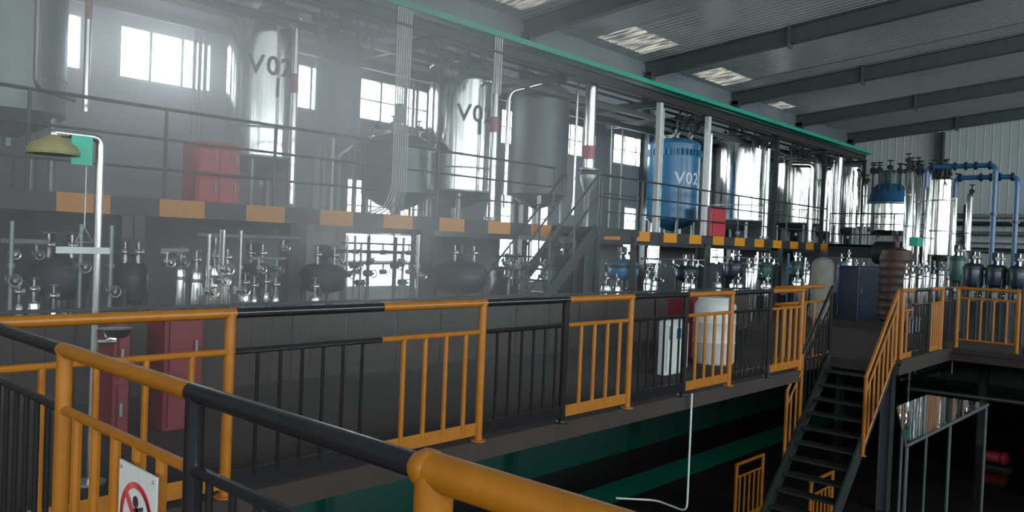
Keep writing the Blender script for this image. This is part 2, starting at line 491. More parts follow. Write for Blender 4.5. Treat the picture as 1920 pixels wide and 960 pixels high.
def guard(name, label, pts, z, h=1.08, mids=(.36, .72), r=.021, step=1.5, m=RAIL, group=None):
    t = thing(name, label, 'guardrail', pts[0], group)
    part('top_rail', MB().tube([Vector((p[0], p[1], z + h)) for p in pts], r, 8, .05), m, t)
    for q in mids: part('mid_rail', MB().tube([Vector((p[0], p[1], z + q)) for p in pts], r * .8, 8, .05), m, t)
    for a, c in zip(pts[:-1], pts[1:]):
        a, c = Vector(a), Vector(c); n = max(1, round((c - a).length / step))
        for i in range(n + (1 if c == Vector(pts[-1]) else 0)):
            p = a.lerp(c, i / n); part('post', MB().cyl((p.x, p.y, z), (p.x, p.y, z + h), r, 8), m, t)


guard('platform_guardrail', 'dark guardrail along the tank platform left of the steel stairs', [(PX - .05, -3, PZ), (PX - .05, 11.6, PZ)], PZ)
guard('platform_guardrail', 'dark guardrail along the tank platform from the stairs past the blue V022 tank', [(PX - .05, 13.1, PZ), (PX - .05, 24.9, PZ)], PZ)
guard('platform_guardrail', 'dark guardrail on the far dark platform below the blue-topped reactor', [(PX, 25.0, PZ), (-5.75, 25.0, PZ)], PZ, .95, (.32, .64), .02, .9)

# stairs from the walkway deck up to the tank platform
t = thing('platform_stairs', 'dark steel stairs climbing from the walkway deck to the tank platform', 'stairs', (-8.9, 9.6, 0))
for x in (-9.4, -8.6): part('stringer', MB().beam((x, 9.6, 0.0), (x, 11.7, PZ - .03), .03, .22), DARK, t)
for i in range(9):
    z = PZ / 10 * (i + 1); y = 9.6 + 2.1 * (i + 1) / 10
    part('tread', MB().box(-9.38, -8.62, y - .12, y + .12, z - .03, z), DARK, t)
part('landing', MB().box(-9.46, -8.55, 11.65, 13.0, PZ - .14, PZ), DARK, t)
for x, y in ((-8.62, 11.75), (-8.62, 12.92)): part('leg', MB().cbox(x, y, PZ / 2 - .07, .09, .09, PZ - .14), DARK, t)
for x in (-9.4, -8.6):
    for dz in (.95, .55): part('handrail', MB().tube([(x, 9.65, dz), (x, 11.7, PZ + dz), (x, 13.0 if x > -9 else 11.75, PZ + dz)], .02, 8, .06), RAIL, t)
    for y in (9.75, 10.4, 11.05, 11.7): part('post', MB().cyl((x, y, (y - 9.6) / 2.1 * PZ), (x, y, (y - 9.6) / 2.1 * PZ + .97), .018, 8), RAIL, t)
for y in (12.35, 12.95): part('post', MB().cyl((-8.6, y, PZ), (-8.6, y, PZ + .95), .018, 8), RAIL, t)

# ------------------------------------------------------------------ overhead frame and green tray
TZ = 5.08
t = thing('pipe_support_frame', 'dark steel frame over the tanks carrying pipes, posts and cross beams', 'frame', (PX, 0, PZ))
b = MB().ibeam((PX - .1, -2, TZ - .16), (PX - .1, 28.2, TZ - .16), .12, .16); part('front_beam', b, DARK, t)
b = MB().ibeam((-12.6, -2, TZ - .16), (-12.6, 28.2, TZ - .16), .12, .16); part('rear_beam', b, FRAME, t)
for y in (-1.5, 3.6, 8.6, 11.9, 15.2, 17.35, 21.2, 24.6, 28.1):
    part('cross_beam', MB().ibeam((-12.6, y, TZ - .32), (PX - .05, y, TZ - .32), .1, .15), FRAME, t)
    if y not in (15.2, 17.35): part('post', MB().cbox(-12.5, y, (PZ + TZ) / 2 - .18, .12, .12, TZ - PZ - .4), FRAME, t)
for y in (15.2, 17.35): part('post', MB().cbox(PX - .1, y, (PZ + TZ) / 2 - .14, .11, .11, TZ - PZ - .28), WHITE, t, 'pale grey post')
for y in (-1.5, 21.2, 24.6, 28.1): part('post', MB().cbox(PX - .1, y, (PZ + TZ) / 2 - .14, .1, .1, TZ - PZ - .28), DARK, t)
for x in (-10.3, -11.6): part('stringer_beam', MB().ibeam((x, -2, TZ - .46), (x, 28.2, TZ - .46), .09, .12), FRAME, t)
b = MB().box(PX - .26, PX + .06, -3, 28.4, TZ - .02, TZ + .0).box(PX + .04, PX + .06, -3, 28.4, TZ, TZ + .075).box(PX - .26, PX - .24, -3, 28.4, TZ, TZ + .075)
solo('cable_tray', b, GREEN, 'long thin green cable tray along the top of the tank frame', 'cable tray')
for i, (r, dx) in enumerate(((.03, -.05), (.025, .0), (.04, -.5), (.03, -.9), (.05, -1.6), (.035, -2.1))):
    z = TZ - .29 if i < 2 else TZ + (-.35 + .05 * i) * .3
    z = TZ - .27 if i < 2 else TZ - .2
    b = MB().tube([(PX + dx, -2.5, z), (PX + dx, 28, z)], r, 8)
    solo('header_pipe', b, (DARK, BROWN, DULL, FRAME, DULL, DARK)[i], 'straight header pipe running the length of the frame, ' + ('outermost, just under the green tray', 'brown, close behind the outermost one', 'third from the front, pale grey', 'fourth from the front', 'thick grey one above the tanks', 'nearest the window wall')[i], 'pipe')


# ------------------------------------------------------------------ tanks
def text_on(root, s, size, R, cx, cy, z, ang, m, name='tank_number'):
    cu = bpy.data.curves.new(name, 'FONT'); cu.body = s; cu.size = size; cu.extrude = 0; cu.offset = size * .018; cu.resolution_u = 3
    cu.space_character = 1.12
    tmp = bpy.data.objects.new(name, cu); COL.objects.link(tmp)
    dg = bpy.context.evaluated_depsgraph_get(); me = bpy.data.meshes.new_from_object(tmp.evaluated_get(dg))
    bpy.data.objects.remove(tmp)
    me.materials.clear(); me.materials.append(m)
    for v in me.vertices:
        a = ang + v.co.x / R
        v.co = Vector((cx + (R + .006) * math.cos(a), cy + (R + .006) * math.sin(a), z + v.co.y)) - root.location
    o = bpy.data.objects.new(name, me); COL.objects.link(o); o.parent = root
    return o


def valve(mb, p, r=.05, up_=(0, 0, 1)):
    """a small gate valve: body, bonnet, handwheel"""
    p = Vector(p); u = Vector(up_)
    mb.lathe([(r * .5, -r * 1.2), (r * 1.1, -r * 1.2), (r * 1.1, -r * .9), (r * .7, -r * .5), (r * .9, 0), (r * .7, r * .5), (r * 1.1, r * .9), (r * 1.1, r * 1.2)], p, 10, (0, 1, 0) if abs(u.y) < .5 else (1, 0, 0))
    mb.cyl(p, p + u * r * 3, r * .35, 8).torus(p + u * r * 3, u, r * 1.2, r * .2, 12, 5)


def make_tank(label, y, r, zb, zt, x=-11.0, m=STEEL, txt=None, tang=0, tz=None, tsize=.3, tm=TXT, motor=True, cone=.3, zdeck=PZ, band=True, dome=.3, top=DULL):
    t = thing('storage_tank', label, 'tank', (x, y, zdeck))
    h = zt - dome * r
    part('shell', MB().lathe([(r, zb), (r, h)], (x, y, 0), 48), m, t)
    part('top_dome', MB().lathe([(r + .012, h - .03), (r + .012, h)] + [(r * math.cos(a), h + dome * r * math.sin(a)) for a in [PI / 2 * k / 7 for k in range(7)]] + [(.02, zt)], (x, y, 0), 48), m, t)
    part('bottom_cone', MB().lathe([(.06, zb - cone - .1), (.06, zb - cone), (r * .55, zb - cone * .6), (r * .92, zb - cone * .15), (r + .01, zb), (r + .01, zb + .03)], (x, y, 0), 32), DULL if m is STEEL else m, t)
    if band:
        part('band', MB().lathe([(r + .012, zb + .42), (r + .012, zb + .45)], (x, y, 0), 48), DULL if m is STEEL else m, t)
    for k in range(4):
        a = PI / 4 + k * PI / 2; cx, cy = x + r * .86 * math.cos(a), y + r * .86 * math.sin(a)
        part('leg', MB().cyl((cx, cy, zdeck), (cx, cy, zb + .05), .045, 10).cyl((cx, cy, zdeck), (cx, cy, zdeck + .02), .08, 10), DULL, t)
    if motor:
        g = MB().lathe([(.1, zt - .03), (.1, zt + .06), (.06, zt + .1), (.06, zt + .18), (.11, zt + .2), (.11, zt + .28)], (x, y, 0), 16)
        gp = part('gearbox', g, NAVY, t)
        part('motor', MB().lathe([(.08, zt + .28), (.09, zt + .3), (.09, zt + .48), (.07, zt + .52)], (x, y, 0), 16), DARK, t, sub=gp)
    for k, (a, rr) in enumerate(((.6, .05), (2.1, .04), (-.9, .06), (-2.4, .04))):
        cx, cy = x + r * .6 * math.cos(a), y + r * .6 * math.sin(a); z0 = zt - dome * r * .5
        b = MB().cyl((cx, cy, z0 - .08), (cx, cy, z0 + .16), rr, 10).cyl((cx, cy, z0 + .13), (cx, cy, z0 + .16), rr * 1.8, 12)
        valve(b, (cx, cy, z0 + .22), rr * .8); part('nozzle', b, DARK if k % 2 else DULL, t)
    part('manway', MB().lathe([(.16, 0), (.16, .06), (.2, .06), (.2, .1), (.0, .12)], (x + r * .05, y - r * .55, zt - dome * r * .45), 20), top, t)
    if txt: text_on(t, txt, tsize, r, x, y, tz, tang, tm)
    return t


def fit_tank(px, wpx, pt, pb, X=-11.0):
    p = at(px, (pt + pb) / 2, x=X); Z = depth(X, p.y)
    return p.y, wpx / 2 * Z / F, at(px, pb, x=X).z, at(px, pt, x=X).z


y, r, zb, zt = fit_tank(493, 128, 4, 300)
make_tank('tall stainless tank marked V02 in the top left, beside the blinding window', y, r, zb, zt, txt='V02', tang=-.95, tz=3.88, tsize=.385, motor=False)
TK1 = (y, r)
y, r, zb, zt = fit_tank(866, 126, 108, 362)
make_tank('stainless tank marked V02 at the centre, left of the tall grey tank', y, r, zb, zt, txt='V02', tang=-.92, tz=3.76, tsize=.43)
TK2 = (y, r)
y, r, zb, zt = fit_tank(1012, 108, 158, 366)
make_tank('dull dark grey tank behind the steel stairs, faint number on it', y, r, zb, zt, m=mat('matt_grey_tank', (.13, .15, .15), .5, .3, .2, 3), txt='05', tang=-.25, tz=3.7, tsize=.36, tm=TXT, motor=False)
TK3 = (y, r)
y, r, zb, zt = fit_tank(1262, 96, 258, 412)
t = make_tank('blue painted tank marked V022 between two pale posts', y, r, zb, zt, m=BLUE, txt='V022', tang=-.97, tz=3.24, tsize=.42, tm=TXTW)
b = MB()
for k in range(36):
    a = 2 * PI * k / 36; b.cbox(-11 + (r + .015) * math.cos(a), y + (r + .015) * math.sin(a), zt - .42, .05, .05, .16)
part('bolt_ring', b, BLUE, t)
TK4 = (y, r)
y, r, zb, zt = fit_tank(1388, 104, 255, 415)
make_tank('broad stainless tank marked V0, just right of the red cabinet on the platform', y, r, zb, zt, txt='V0', tang=-.12, tz=3.84, tsize=.40)
TK5 = (y, r)
y, r, zb, zt = fit_tank(1495, 82, 290, 420)
make_tank('stainless tank marked V7, second bright tank beyond the blue one', y, r, zb, zt, txt='V7', tang=-.2, tz=3.8, tsize=.36)
TK6 = (y, r)
y, r, zb, zt = fit_tank(1592, 46, 308, 428)
make_tank('slim stainless tank at the far end of the green tray', y, r, zb, zt, txt='V7', tang=-.4, tz=3.6, tsize=.36)
make_tank('grey tank at the far left edge with an outside drain pipe', 3.05, .60, 2.9, 5.3, m=DULL, motor=False)
make_tank('dark upright vessel between the windows behind the first V02 tank', 8.45, .40, 3.3, 5.15, x=-12.0, m=mat('dark_blue_grey_vessel', (.12, .14, .16), .5, .2, .2, 3), motor=True, band=False)
make_tank('low dark round vessel beside the bundle of white conduits', 9.2, .62, 2.35, 3.45, x=-11.2, m=mat('teal_grey_vessel', (.09, .13, .13), .35, .2, .2, 3), motor=True, band=False, dome=.4)
make_tank('narrow stainless receiver squeezed between the V7 tank and the blue conduit', at(1545, 400, x=-11).y, .32, 2.4, 4.75, m=STEEL, motor=False, band=False)
make_tank('narrow stainless receiver behind the pipe left of the V0 tank', at(1333, 400, x=-12.3).y, .25, 2.5, 4.75, x=-12.3, m=STEEL, motor=False, band=False)


# steel process pipes in front of the tanks
def pipe(label, pts, r, m=PIPE, flanges=(), fil=.14, name='process_pipe', group=None, marks=()):
    t = thing(name, label, 'pipe', pts[-1], group)
    part('pipe_run', MB().tube(pts, r, 14, fil, 6), m, t)
    for q, ax in flanges: part('flange', MB().lathe([(r * 1.7, -.02), (r * 1.7, .02)], q, 14, ax), m if m is not PIPE else DULL, t)
    for q in marks: part('flow_mark', MB().lathe([(r + .003, -.14), (r + .003, .14)], q, 14), MARK, t, 'faded red flow band')
    return t


def wp(l, X): return [at(px, py, x=X) for px, py in l]


def vert(p, z): return Vector((p.x, p.y, z))


a = at(520, 50, x=-10.55); c = at(556, 60, x=-10.2)
pipe('bright steel drop pipe hooking out of the first V02 tank at top left', [Vector((-10.62, a.y, a.z)), Vector((-10.3, a.y + .02, a.z + .01)), Vector((-10.2, c.y, a.z - .02)), Vector((-10.2, c.y, PZ + .05))], .05, marks=[(-10.2, c.y, 3.75)], flanges=[((-10.2, c.y, PZ + .07), (0, 0, 1))])
a = at(900, 152, x=-10.45); c = at(930, 160, x=-10.1)
pipe('bright steel drop pipe hooking out of the central V02 tank', [Vector((-10.55, a.y, a.z)), Vector((-10.25, a.y + .1, a.z)), Vector((-10.1, c.y, a.z - .03)), Vector((-10.1, c.y, PZ + .05))], .075, marks=[(-10.1, c.y, 3.7)], flanges=[((-10.1, c.y, PZ + .08), (0, 0, 1))])
a = at(948, 300, x=-10.5)
pts = [at(946, 390, x=-10.5), at(952, 172, x=-10.5), at(1102, 133, x=-9.8), at(1108, 300, x=-9.8)]
pts[1] = vert(pts[0], pts[1].z); pts[2].y += .15; pts[3] = vert(pts[2], pts[3].z)
pipe('slim steel pipe rising beside the grey tank and crossing to the thick riser', [pts[0], pts[1], pts[2] + Vector((0, -.1, 0))], .045)
c = pts[2]
pipe('thick polished steel riser right of the dark grey tank, hung from the tray', [vert(c, 4.98), vert(c, 3.1)], .12, marks=[(c.x, c.y, 3.45)], flanges=[((c.x, c.y, 3.12), (0, 0, 1)), ((c.x, c.y, 4.9), (0, 0, 1))])
b = MB().lathe([(.13, 3.08), (.2, 3.0), (.2, 2.9), (.06, 2.6), (.06, PZ)], (c.x, c.y, 0), 16)
solo('pipe_strainer', b, DULL, 'grey funnel shaped strainer below the thick steel riser', 'strainer')
c = at(1080, 250, x=-10.2)
pipe('thin steel pipe hanging left of the thick riser', [vert(c, 4.9), vert(c, 2.2)], .03)
for px, X, r, lab, z1 in ((1438, -9.9, .075, 'bright vertical steel pipe between the V0 tank and the V7 tank', 4.85), (1522, -9.95, .085, 'bright hooked steel pipe in front of the V7 tank', 4.35), (1573, -9.85, .11, 'thick bright steel riser at the far end of the tray', 4.95), (1562, -10.1, .04, 'slim steel pipe just left of the far thick riser', 4.8),
                          (1330, -10.3, .05, 'slim steel pipe right beside the second pale post', 4.6), (1322, -9.9, .04, 'thin steel pipe behind the second pale post', 4.8)):
    c = at(px, 330, x=X)
    p = [vert(c, z1), vert(c, PZ + .05)] if px != 1522 else [Vector((X - .5, c.y - .35, z1)), vert(c, z1), vert(c, PZ + .05)]
    pipe(lab, p, r, flanges=[((c.x, c.y, PZ + .08), (0, 0, 1))])
c = at(70, 60, x=-9.9)
e = at(95, 168, x=-9.9)
pipe('pale thin pipe at the far left that drops and bends under the grey tank', [vert(c, 4.9), vert(c, e.z), Vector((-10.2, e.y + .35, e.z - .03))], .03, DULL)
c = at(165, 60, x=-9.95)
pipe('slim bright pipe with a red band between the left edge and the blinding window', [vert(c, 4.9), vert(c, 2.9)], .035, marks=[(c.x, c.y, 4.1)])
c = at(1542, 380, x=-9.9)
pipe('slim blue pipe standing at the far end of the tank platform', [vert(c, 4.4), vert(c, PZ + .02)], .05, BLUEP)
for px, X, lab in ((600, -12.2, 'thin riser right of the first V02 tank, left one of a pair'), (612, -12.1, 'thin riser right of the first V02 tank, right one of a pair'), (775, -11.9, 'thin riser left of the central V02 tank, left one of a pair'), (782, -11.8, 'thin riser left of the central V02 tank, right one of a pair'), (1245, -9.9, 'thin riser close by the first pale post'), (1150, -12.3, 'thin riser at the left side of the window before the blue tank'), (1170, -12.3, 'thin riser crossing the middle of the window before the blue tank'), (382, -12.2, 'thin riser crossing the blinding window, rightmost of three'), (372, -12.2, 'thin riser crossing the blinding window, middle one of three'), (362, -12.2, 'thin riser crossing the blinding window, leftmost of three')):
    c = at(px, 200, x=X)
    pipe(lab, [vert(c, 4.8), vert(c, PZ)], .028, DULL, group='thin wall risers')

# conduit bundles
ORD = ['leftmost', 'second from the left', 'third from the left', 'fourth from the left', 'fifth from the left', 'sixth from the left', 'last on the right']
for i in range(7):
    c = at(741 + i * 4.2, 200, x=-9.5)
    b = MB().tube([vert(c, TZ - .02), vert(c, 2.35), Vector((c.x - .05 - .02 * i, c.y + (.02 * (i - 3)) * 1.5, 2.05)), Vector((c.x - .3, c.y + .1 * (i - 3), PZ - .01))], .011, 6, .1)
    solo('white_conduit', b, WHITE, 'thin white conduit, %s in the long bundle of seven' % ORD[i], 'conduit', 'left conduit bundle')
for i in range(4):
    c = at(928 + i * 4.2, 110, x=-9.5)
    b = MB().tube([vert(c, TZ - .02), vert(c, 4.4), vert(c, 4.1)], .013, 6)
    solo('white_conduit', b, WHITE, 'short white conduit, %s in the bundle of four' % ORD[i], 'conduit', 'right conduit bundle')


# dark valve clusters hung on the front of the frame
for px, n_, lab in ((842, 5, 'dark cluster of valves above the central V02 tank'), (1290, 5, 'dark cluster of valves above the blue tank'), (1428, 7, 'dark cluster of valves above the V0 tank'), (1497, 7, 'dark cluster of valves above the V7 tank'), (1545, 6, 'dark cluster of valves near the far end of the green tray'), (640, 5, 'dark cluster of valves above the dark vessel between the windows')):
    c = at(px, 260, x=-9.9); t = thing('valve_cluster', lab, 'valves', (-9.9, c.y, 4.6))
    part('manifold', MB().tube([(-9.9, c.y - .55, 4.66), (-9.9, c.y + .55, 4.66)], .05, 10).cyl((-9.9, c.y - .4, 4.66), (-9.9, c.y - .4, 4.83), .03, 8).cyl((-9.9, c.y + .4, 4.66), (-9.9, c.y + .4, 4.83), .03, 8), DARK, t)
    for k in range(n_):
        y_ = c.y - .5 + k / (n_ - 1); b = MB().cyl((-9.9, y_, 4.42), (-9.9, y_, 4.66), .025, 8); valve(b, (-9.85, y_, 4.66 - .12 * (k % 2)), .06, (1, 0, 0)); part('valve', b, DARK, t)

# ------------------------------------------------------------------ red cabinets
def cabinet(label, x, y0, y1, z0, z1, dpt=.35, m=RED, doors=2, legs=.0):
    t = thing('hose_cabinet', label, 'cabinet', (x, (y0 + y1) / 2, z0))
    part('body', MB().bbox(x - dpt, x, y0, y1, z0 + legs, z1, .015), m, t)
    n = doors
    for i in range(n):
        a = y0 + .02 + (y1 - y0 - .04) * i / n; c = y0 + .02 + (y1 - y0 - .04) * (i + 1) / n
        for z_a, z_b in ((z0 + legs + .03, (z0 + legs + z1) / 2 - .015), ((z0 + legs + z1) / 2 + .015, z1 - .03)):
            d = part('door', MB().box(x, x + .018, a + .008, c - .008, z_a, z_b), m, t)
            part('handle', MB().box(x + .018, x + .04, (c - .07), (c - .05), (z_a + z_b) / 2 - .05, (z_a + z_b) / 2 + .05), DULL, t, sub=d)
    return t


p, q = at(368, 262, x=-9.7), at(446, 358, x=-9.7)
cabinet('large red cabinet on the platform below the first V02 tank', -9.66, p.y, q.y, PZ, p.z, .4)
p, q = at(1333, 388, x=-9.7), at(1357, 430, x=-9.7)
cabinet('small red cabinet on the platform left of the V0 tank', -9.66, p.y, q.y, PZ, p.z, .3, doors=1)
for a, c, tp, lab in ((216, 248, 612, 'red box on the walkway deck seen through the leftmost yellow panel, beside the eyewash bowl'), (312, 384, 598, 'red box with pale lettering seen through the leftmost yellow panel, near its right post')):
    p, q = at(a, tp, x=-6.2), at(c, tp, x=-6.2)
    t = cabinet(lab, -6.2, p.y, q.y, 0, p.z, .35, doors=1, m=REDD)
p, q = at(1296, 558, x=-6.0), at(1347, 558, x=-6.0)
cabinet('low red box behind the fourth yellow panel, next to the white cabinet', -6.0, p.y, q.y, 0, p.z, .4, doors=1, m=REDD)

# white cabinet with blue mark behind the black panel, pale drum beside it
p, q = at(1250, 602, x=-5.3), at(1290, 602, x=-5.3)
t = thing('white_cabinet', 'white cabinet with a blue mark behind the black railing panel', 'cabinet', (-5.3, p.y, 0))
part('body', MB().bbox(-5.42, -5.3, p.y, q.y + .02, 0, p.z, .02), WHITE, t)
m_ = (p.y + q.y) / 2
part('door', MB().box(-5.3, -5.285, p.y + .02, q.y, .06, p.z - .05), WHITE, t)
part('blue_mark', MB().cbox(-5.28, m_ + .02, p.z - .17, .006, .10, .13), BLUEP, t)
part('handle', MB().cyl((-5.27, p.y + .06, .45), (-5.27, p.y + .06, .62), .01, 8), DULL, t)
p = at(1340, 600, x=-5.5)
t = thing('plastic_drum', 'pale plastic drum behind the fourth yellow panel', 'drum', (-5.5, p.y, 0))
part('body', MB().lathe([(.27, 0), (.29, .03), (.29, .28), (.30, .30), (.29, .32), (.29, .56), (.30, .58), (.29, .6), (.29, .82), (.25, .87), (.24, .9)], (-5.5, p.y, 0), 28), WHITE, t)
part('lid', MB().lathe([(.25, .9), (.25, .93), (0, .94)], (-5.5, p.y, 0), 28), WHITE, t)

# grey domed sack-like vessel behind the stair head
p = at(1541, 540, x=-7.2); Z = depth(-7.2, p.y); r = 20 * Z / F; zt = at(1541, 482, x=-7.2).z
t = thing('domed_vessel', 'pale grey vessel with a round domed top behind the far yellow railing', 'vessel', (-7.2, p.y, 0))
part('body', MB().lathe([(r * .9, .12), (r, .2), (r, zt - r * .8)] + [(r * math.cos(a), zt - r * .8 + r * .8 * math.sin(a)) for a in [PI / 2 * k / 8 for k in range(1, 9)]], (-7.2, p.y, 0), 32), CREAM, t)
part('skirt', MB().lathe([(r * .8, 0), (r * .8, .14)], (-7.2, p.y, 0), 24), DARK, t)


# ------------------------------------------------------------------ equipment under the platform
def canister(label, px, pt, wpx, X, group=None, m=STEEL, floor=0.0, name='filter_canister'):
    p = at(px, pt, x=X); Z = depth(X, p.y); r = wpx / 2 * Z / F; zt = p.z; y = p.y
    t = thing(name, label, 'canister', (X, y, floor), group)
    part('body', MB().lathe([(r * .3, floor + .22), (r * .8, floor + .25), (r, floor + .32), (r, zt - .08), (r * .85, zt - .03), (r * .3, zt)], (X, y, 0), 24), m, t)
    part('lid_clamp', MB().lathe([(r * 1.08, zt - .14), (r * 1.12, zt - .12), (r * 1.08, zt - .10)], (X, y, 0), 24), DULL, t)
    for k in range(3):
        a = k * 2 * PI / 3 + .4; part('leg', MB().cyl((X + r * .8 * math.cos(a), y + r * .8 * math.sin(a), floor), (X + r * .8 * math.cos(a), y + r * .8 * math.sin(a), floor + .34), .014, 8), DULL, t)
    b = MB().cyl((X, y, zt - .01), (X, y, zt + .12), .02, 8); valve(b, (X, y, zt + .1), .035); part('valve', b, PIPE, t)
    return t


CN = [(35, 568, 16, 'steel canister at the extreme left edge under the platform'), (63, 563, 24, 'widest steel canister at the extreme left, second from the frame edge'), (100, 575, 14, 'slim steel canister left of the shower pole'),
      (338, 500, 20, 'tall steel canister above the leftmost yellow panel, first of four'), (368, 505, 22, 'tall steel canister above the leftmost yellow panel, second of four'), (402, 498, 20, 'tall steel canister above the leftmost yellow panel, third of four'), (426, 500, 14, 'slim steel canister above the yellow corner post, last of four'),
      (459, 547, 20, 'short steel canister just right of the yellow post'), (476, 552, 14, 'bright short steel canister, second right of the yellow post'), (498, 545, 13, 'slim short steel canister left of the thick dark column'), (516, 550, 16, 'dull short canister close to the thick dark column'),
      (590, 553, 24, 'short pale canister right of the thick dark column under the platform'), (1136, 532, 20, 'bright canister below the light blue vessel'), (1156, 534, 16, 'bright canister below the light blue vessel, nearer its middle'),
      (1214, 520, 14, 'canister under the glaring lower window'), (1226, 524, 12, 'slim canister right under the glaring lower window'), (1286, 528, 14, 'canister left of the column near the second lower glare'), (1298, 530, 12, 'slim canister against the column near the second lower glare'),
      (1345, 528, 18, 'canister beneath the second lower glare'), (1385, 530, 16, 'canister right of the second lower glare'), (1405, 500, 12, 'tall slim canister right of the second lower glare'), (1416, 495, 12, 'tallest slim canister right of the second lower glare'), (1440, 530, 14, 'canister left of the last striped-beam column'),
      (1496, 520, 14, 'canister right of the last striped-beam column'), (1514, 505, 12, 'tall canister beside the pale domed vessel')]
for px, pt, wd, lab in CN: canister(lab, px, pt, wd, -8.3)
for px, pt, wd, X, lab, m in ((1578, 490, 14, -7.8, 'blue and silver upright cylinder right of the pale domed vessel', BLUEP), (1592, 482, 13, -7.8, 'tall silver cylinder right of the pale domed vessel', STEEL), (1606, 500, 15, -7.8, 'silver cylinder by the dark cabinet in the far gangway', STEEL), (1620, 505, 10, -7.8, 'slim silver cylinder by the dark cabinet in the far gangway', STEEL)):
    canister(lab, px, pt, wd, X, m=m)


def jacketed(label, px, pt, pb, wpx, X, m=NAVY, group=None, motor=True):
    """a hanging reactor body with dished ends, a flange ring, four legs and a drive on top"""
    p = at(px, (pt + pb) / 2, x=X); Z = depth(X, p.y); r = wpx / 2 * Z / F; zt, zb, y = at(px, pt, x=X).z, at(px, pb, x=X).z, p.y
    t = thing('jacketed_reactor', label, 'reactor', (X, y, 0), group)
    hd = min(r * .45, (zt - zb) * .3)
    part('body', MB().lathe([(.05, zb)] + [(r * math.sin(a), zb + hd * (1 - math.cos(a))) for a in [PI / 2 * k / 6 for k in range(1, 7)]] + [(r, zt - hd)] + [(r * math.cos(a), zt - hd + hd * math.sin(a)) for a in [PI / 2 * k / 6 for k in range(1, 6)]] + [(.05, zt)], (X, y, 0), 32), m, t)
    part('flange', MB().lathe([(r * 1.06, zt - hd - .06), (r * 1.06, zt - hd)], (X, y, 0), 32), DARK, t)
    for k in range(4):
        a = PI / 4 + k * PI / 2; cx, cy = X + r * .85 * math.cos(a), y + r * .85 * math.sin(a)
        part('leg', MB().cyl((cx, cy, 0), (cx, cy, zb + hd + .1), .035, 8), DARK, t)
    b = MB().cyl((X, y, zb - .25), (X, y, zb + .03), .03, 8); valve(b, (X, y, zb - .15), .05, (1, 0, 0)); part('drain_valve', b, PIPE, t)
    if motor: part('drive', MB().lathe([(.08, zt - .02), (.05, zt + .05), (.09, zt + .08), (.09, zt + .22), (.0, zt + .24)], (X, y, 0), 16), DARK, t)
    for a in (.5, -1.2):
        b = MB().cyl((X + r * .5 * math.cos(a), y + r * .5 * math.sin(a), zt - hd * .6), (X + r * .5 * math.cos(a), y + r * .5 * math.sin(a), zt + .12), .025, 8)
        valve(b, (X + r * .5 * math.cos(a), y + r * .5 * math.sin(a), zt + .1), .04); part('nozzle', b, PIPE, t)
    return t


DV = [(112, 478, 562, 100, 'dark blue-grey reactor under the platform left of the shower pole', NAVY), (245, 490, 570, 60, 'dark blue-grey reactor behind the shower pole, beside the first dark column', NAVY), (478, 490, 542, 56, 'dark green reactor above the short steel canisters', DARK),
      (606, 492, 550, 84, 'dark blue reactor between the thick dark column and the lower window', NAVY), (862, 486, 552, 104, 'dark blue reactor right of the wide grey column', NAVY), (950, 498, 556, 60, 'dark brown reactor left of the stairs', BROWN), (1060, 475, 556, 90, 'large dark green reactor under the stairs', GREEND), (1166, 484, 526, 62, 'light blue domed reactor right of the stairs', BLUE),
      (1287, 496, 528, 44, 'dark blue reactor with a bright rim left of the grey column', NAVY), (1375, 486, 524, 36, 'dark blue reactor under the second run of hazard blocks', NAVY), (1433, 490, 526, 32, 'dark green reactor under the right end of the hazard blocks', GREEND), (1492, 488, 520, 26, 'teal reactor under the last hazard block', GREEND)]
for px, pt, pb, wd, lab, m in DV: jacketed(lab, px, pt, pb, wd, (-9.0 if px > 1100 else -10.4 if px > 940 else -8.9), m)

# pipes below the platform
VL = ['left one of three between the canisters above the yellow corner', 'bright middle one of three above the yellow corner', 'right one of three above the yellow corner', 'just right of the yellow corner post', 'bright, at the left side of the lower window', 'dull, crossing the left pane of the lower window', 'dull, crossing the middle of the lower window', 'dark, at the first frame of the lower window', 'thick and dark, right part of the lower window', 'dull, right part of the lower window', 'bright, beside the wide grey column', 'left of the stairs, first of three', 'left of the stairs, second of three', 'left of the stairs, third of three', 'left of the first lower glare', 'right of the first lower glare', 'between the tall slim canisters', 'blue, right of the last wide column', 'thick and bright, left of the pale domed vessel', 'at the extreme left edge', 'left of the shower pole', 'just right of the shower pole']
HL = ['bright, left of the tall canisters', 'bright, above the short canisters', 'dull, at the left edge', 'upper one across the lower window', 'lower one across the lower window', 'thin topmost one across the lower window', 'lower one left of the stairs', 'upper one left of the stairs', 'bright, past the first lower glare', 'dull, past the second lower glare', 'dull, high above the short canisters']
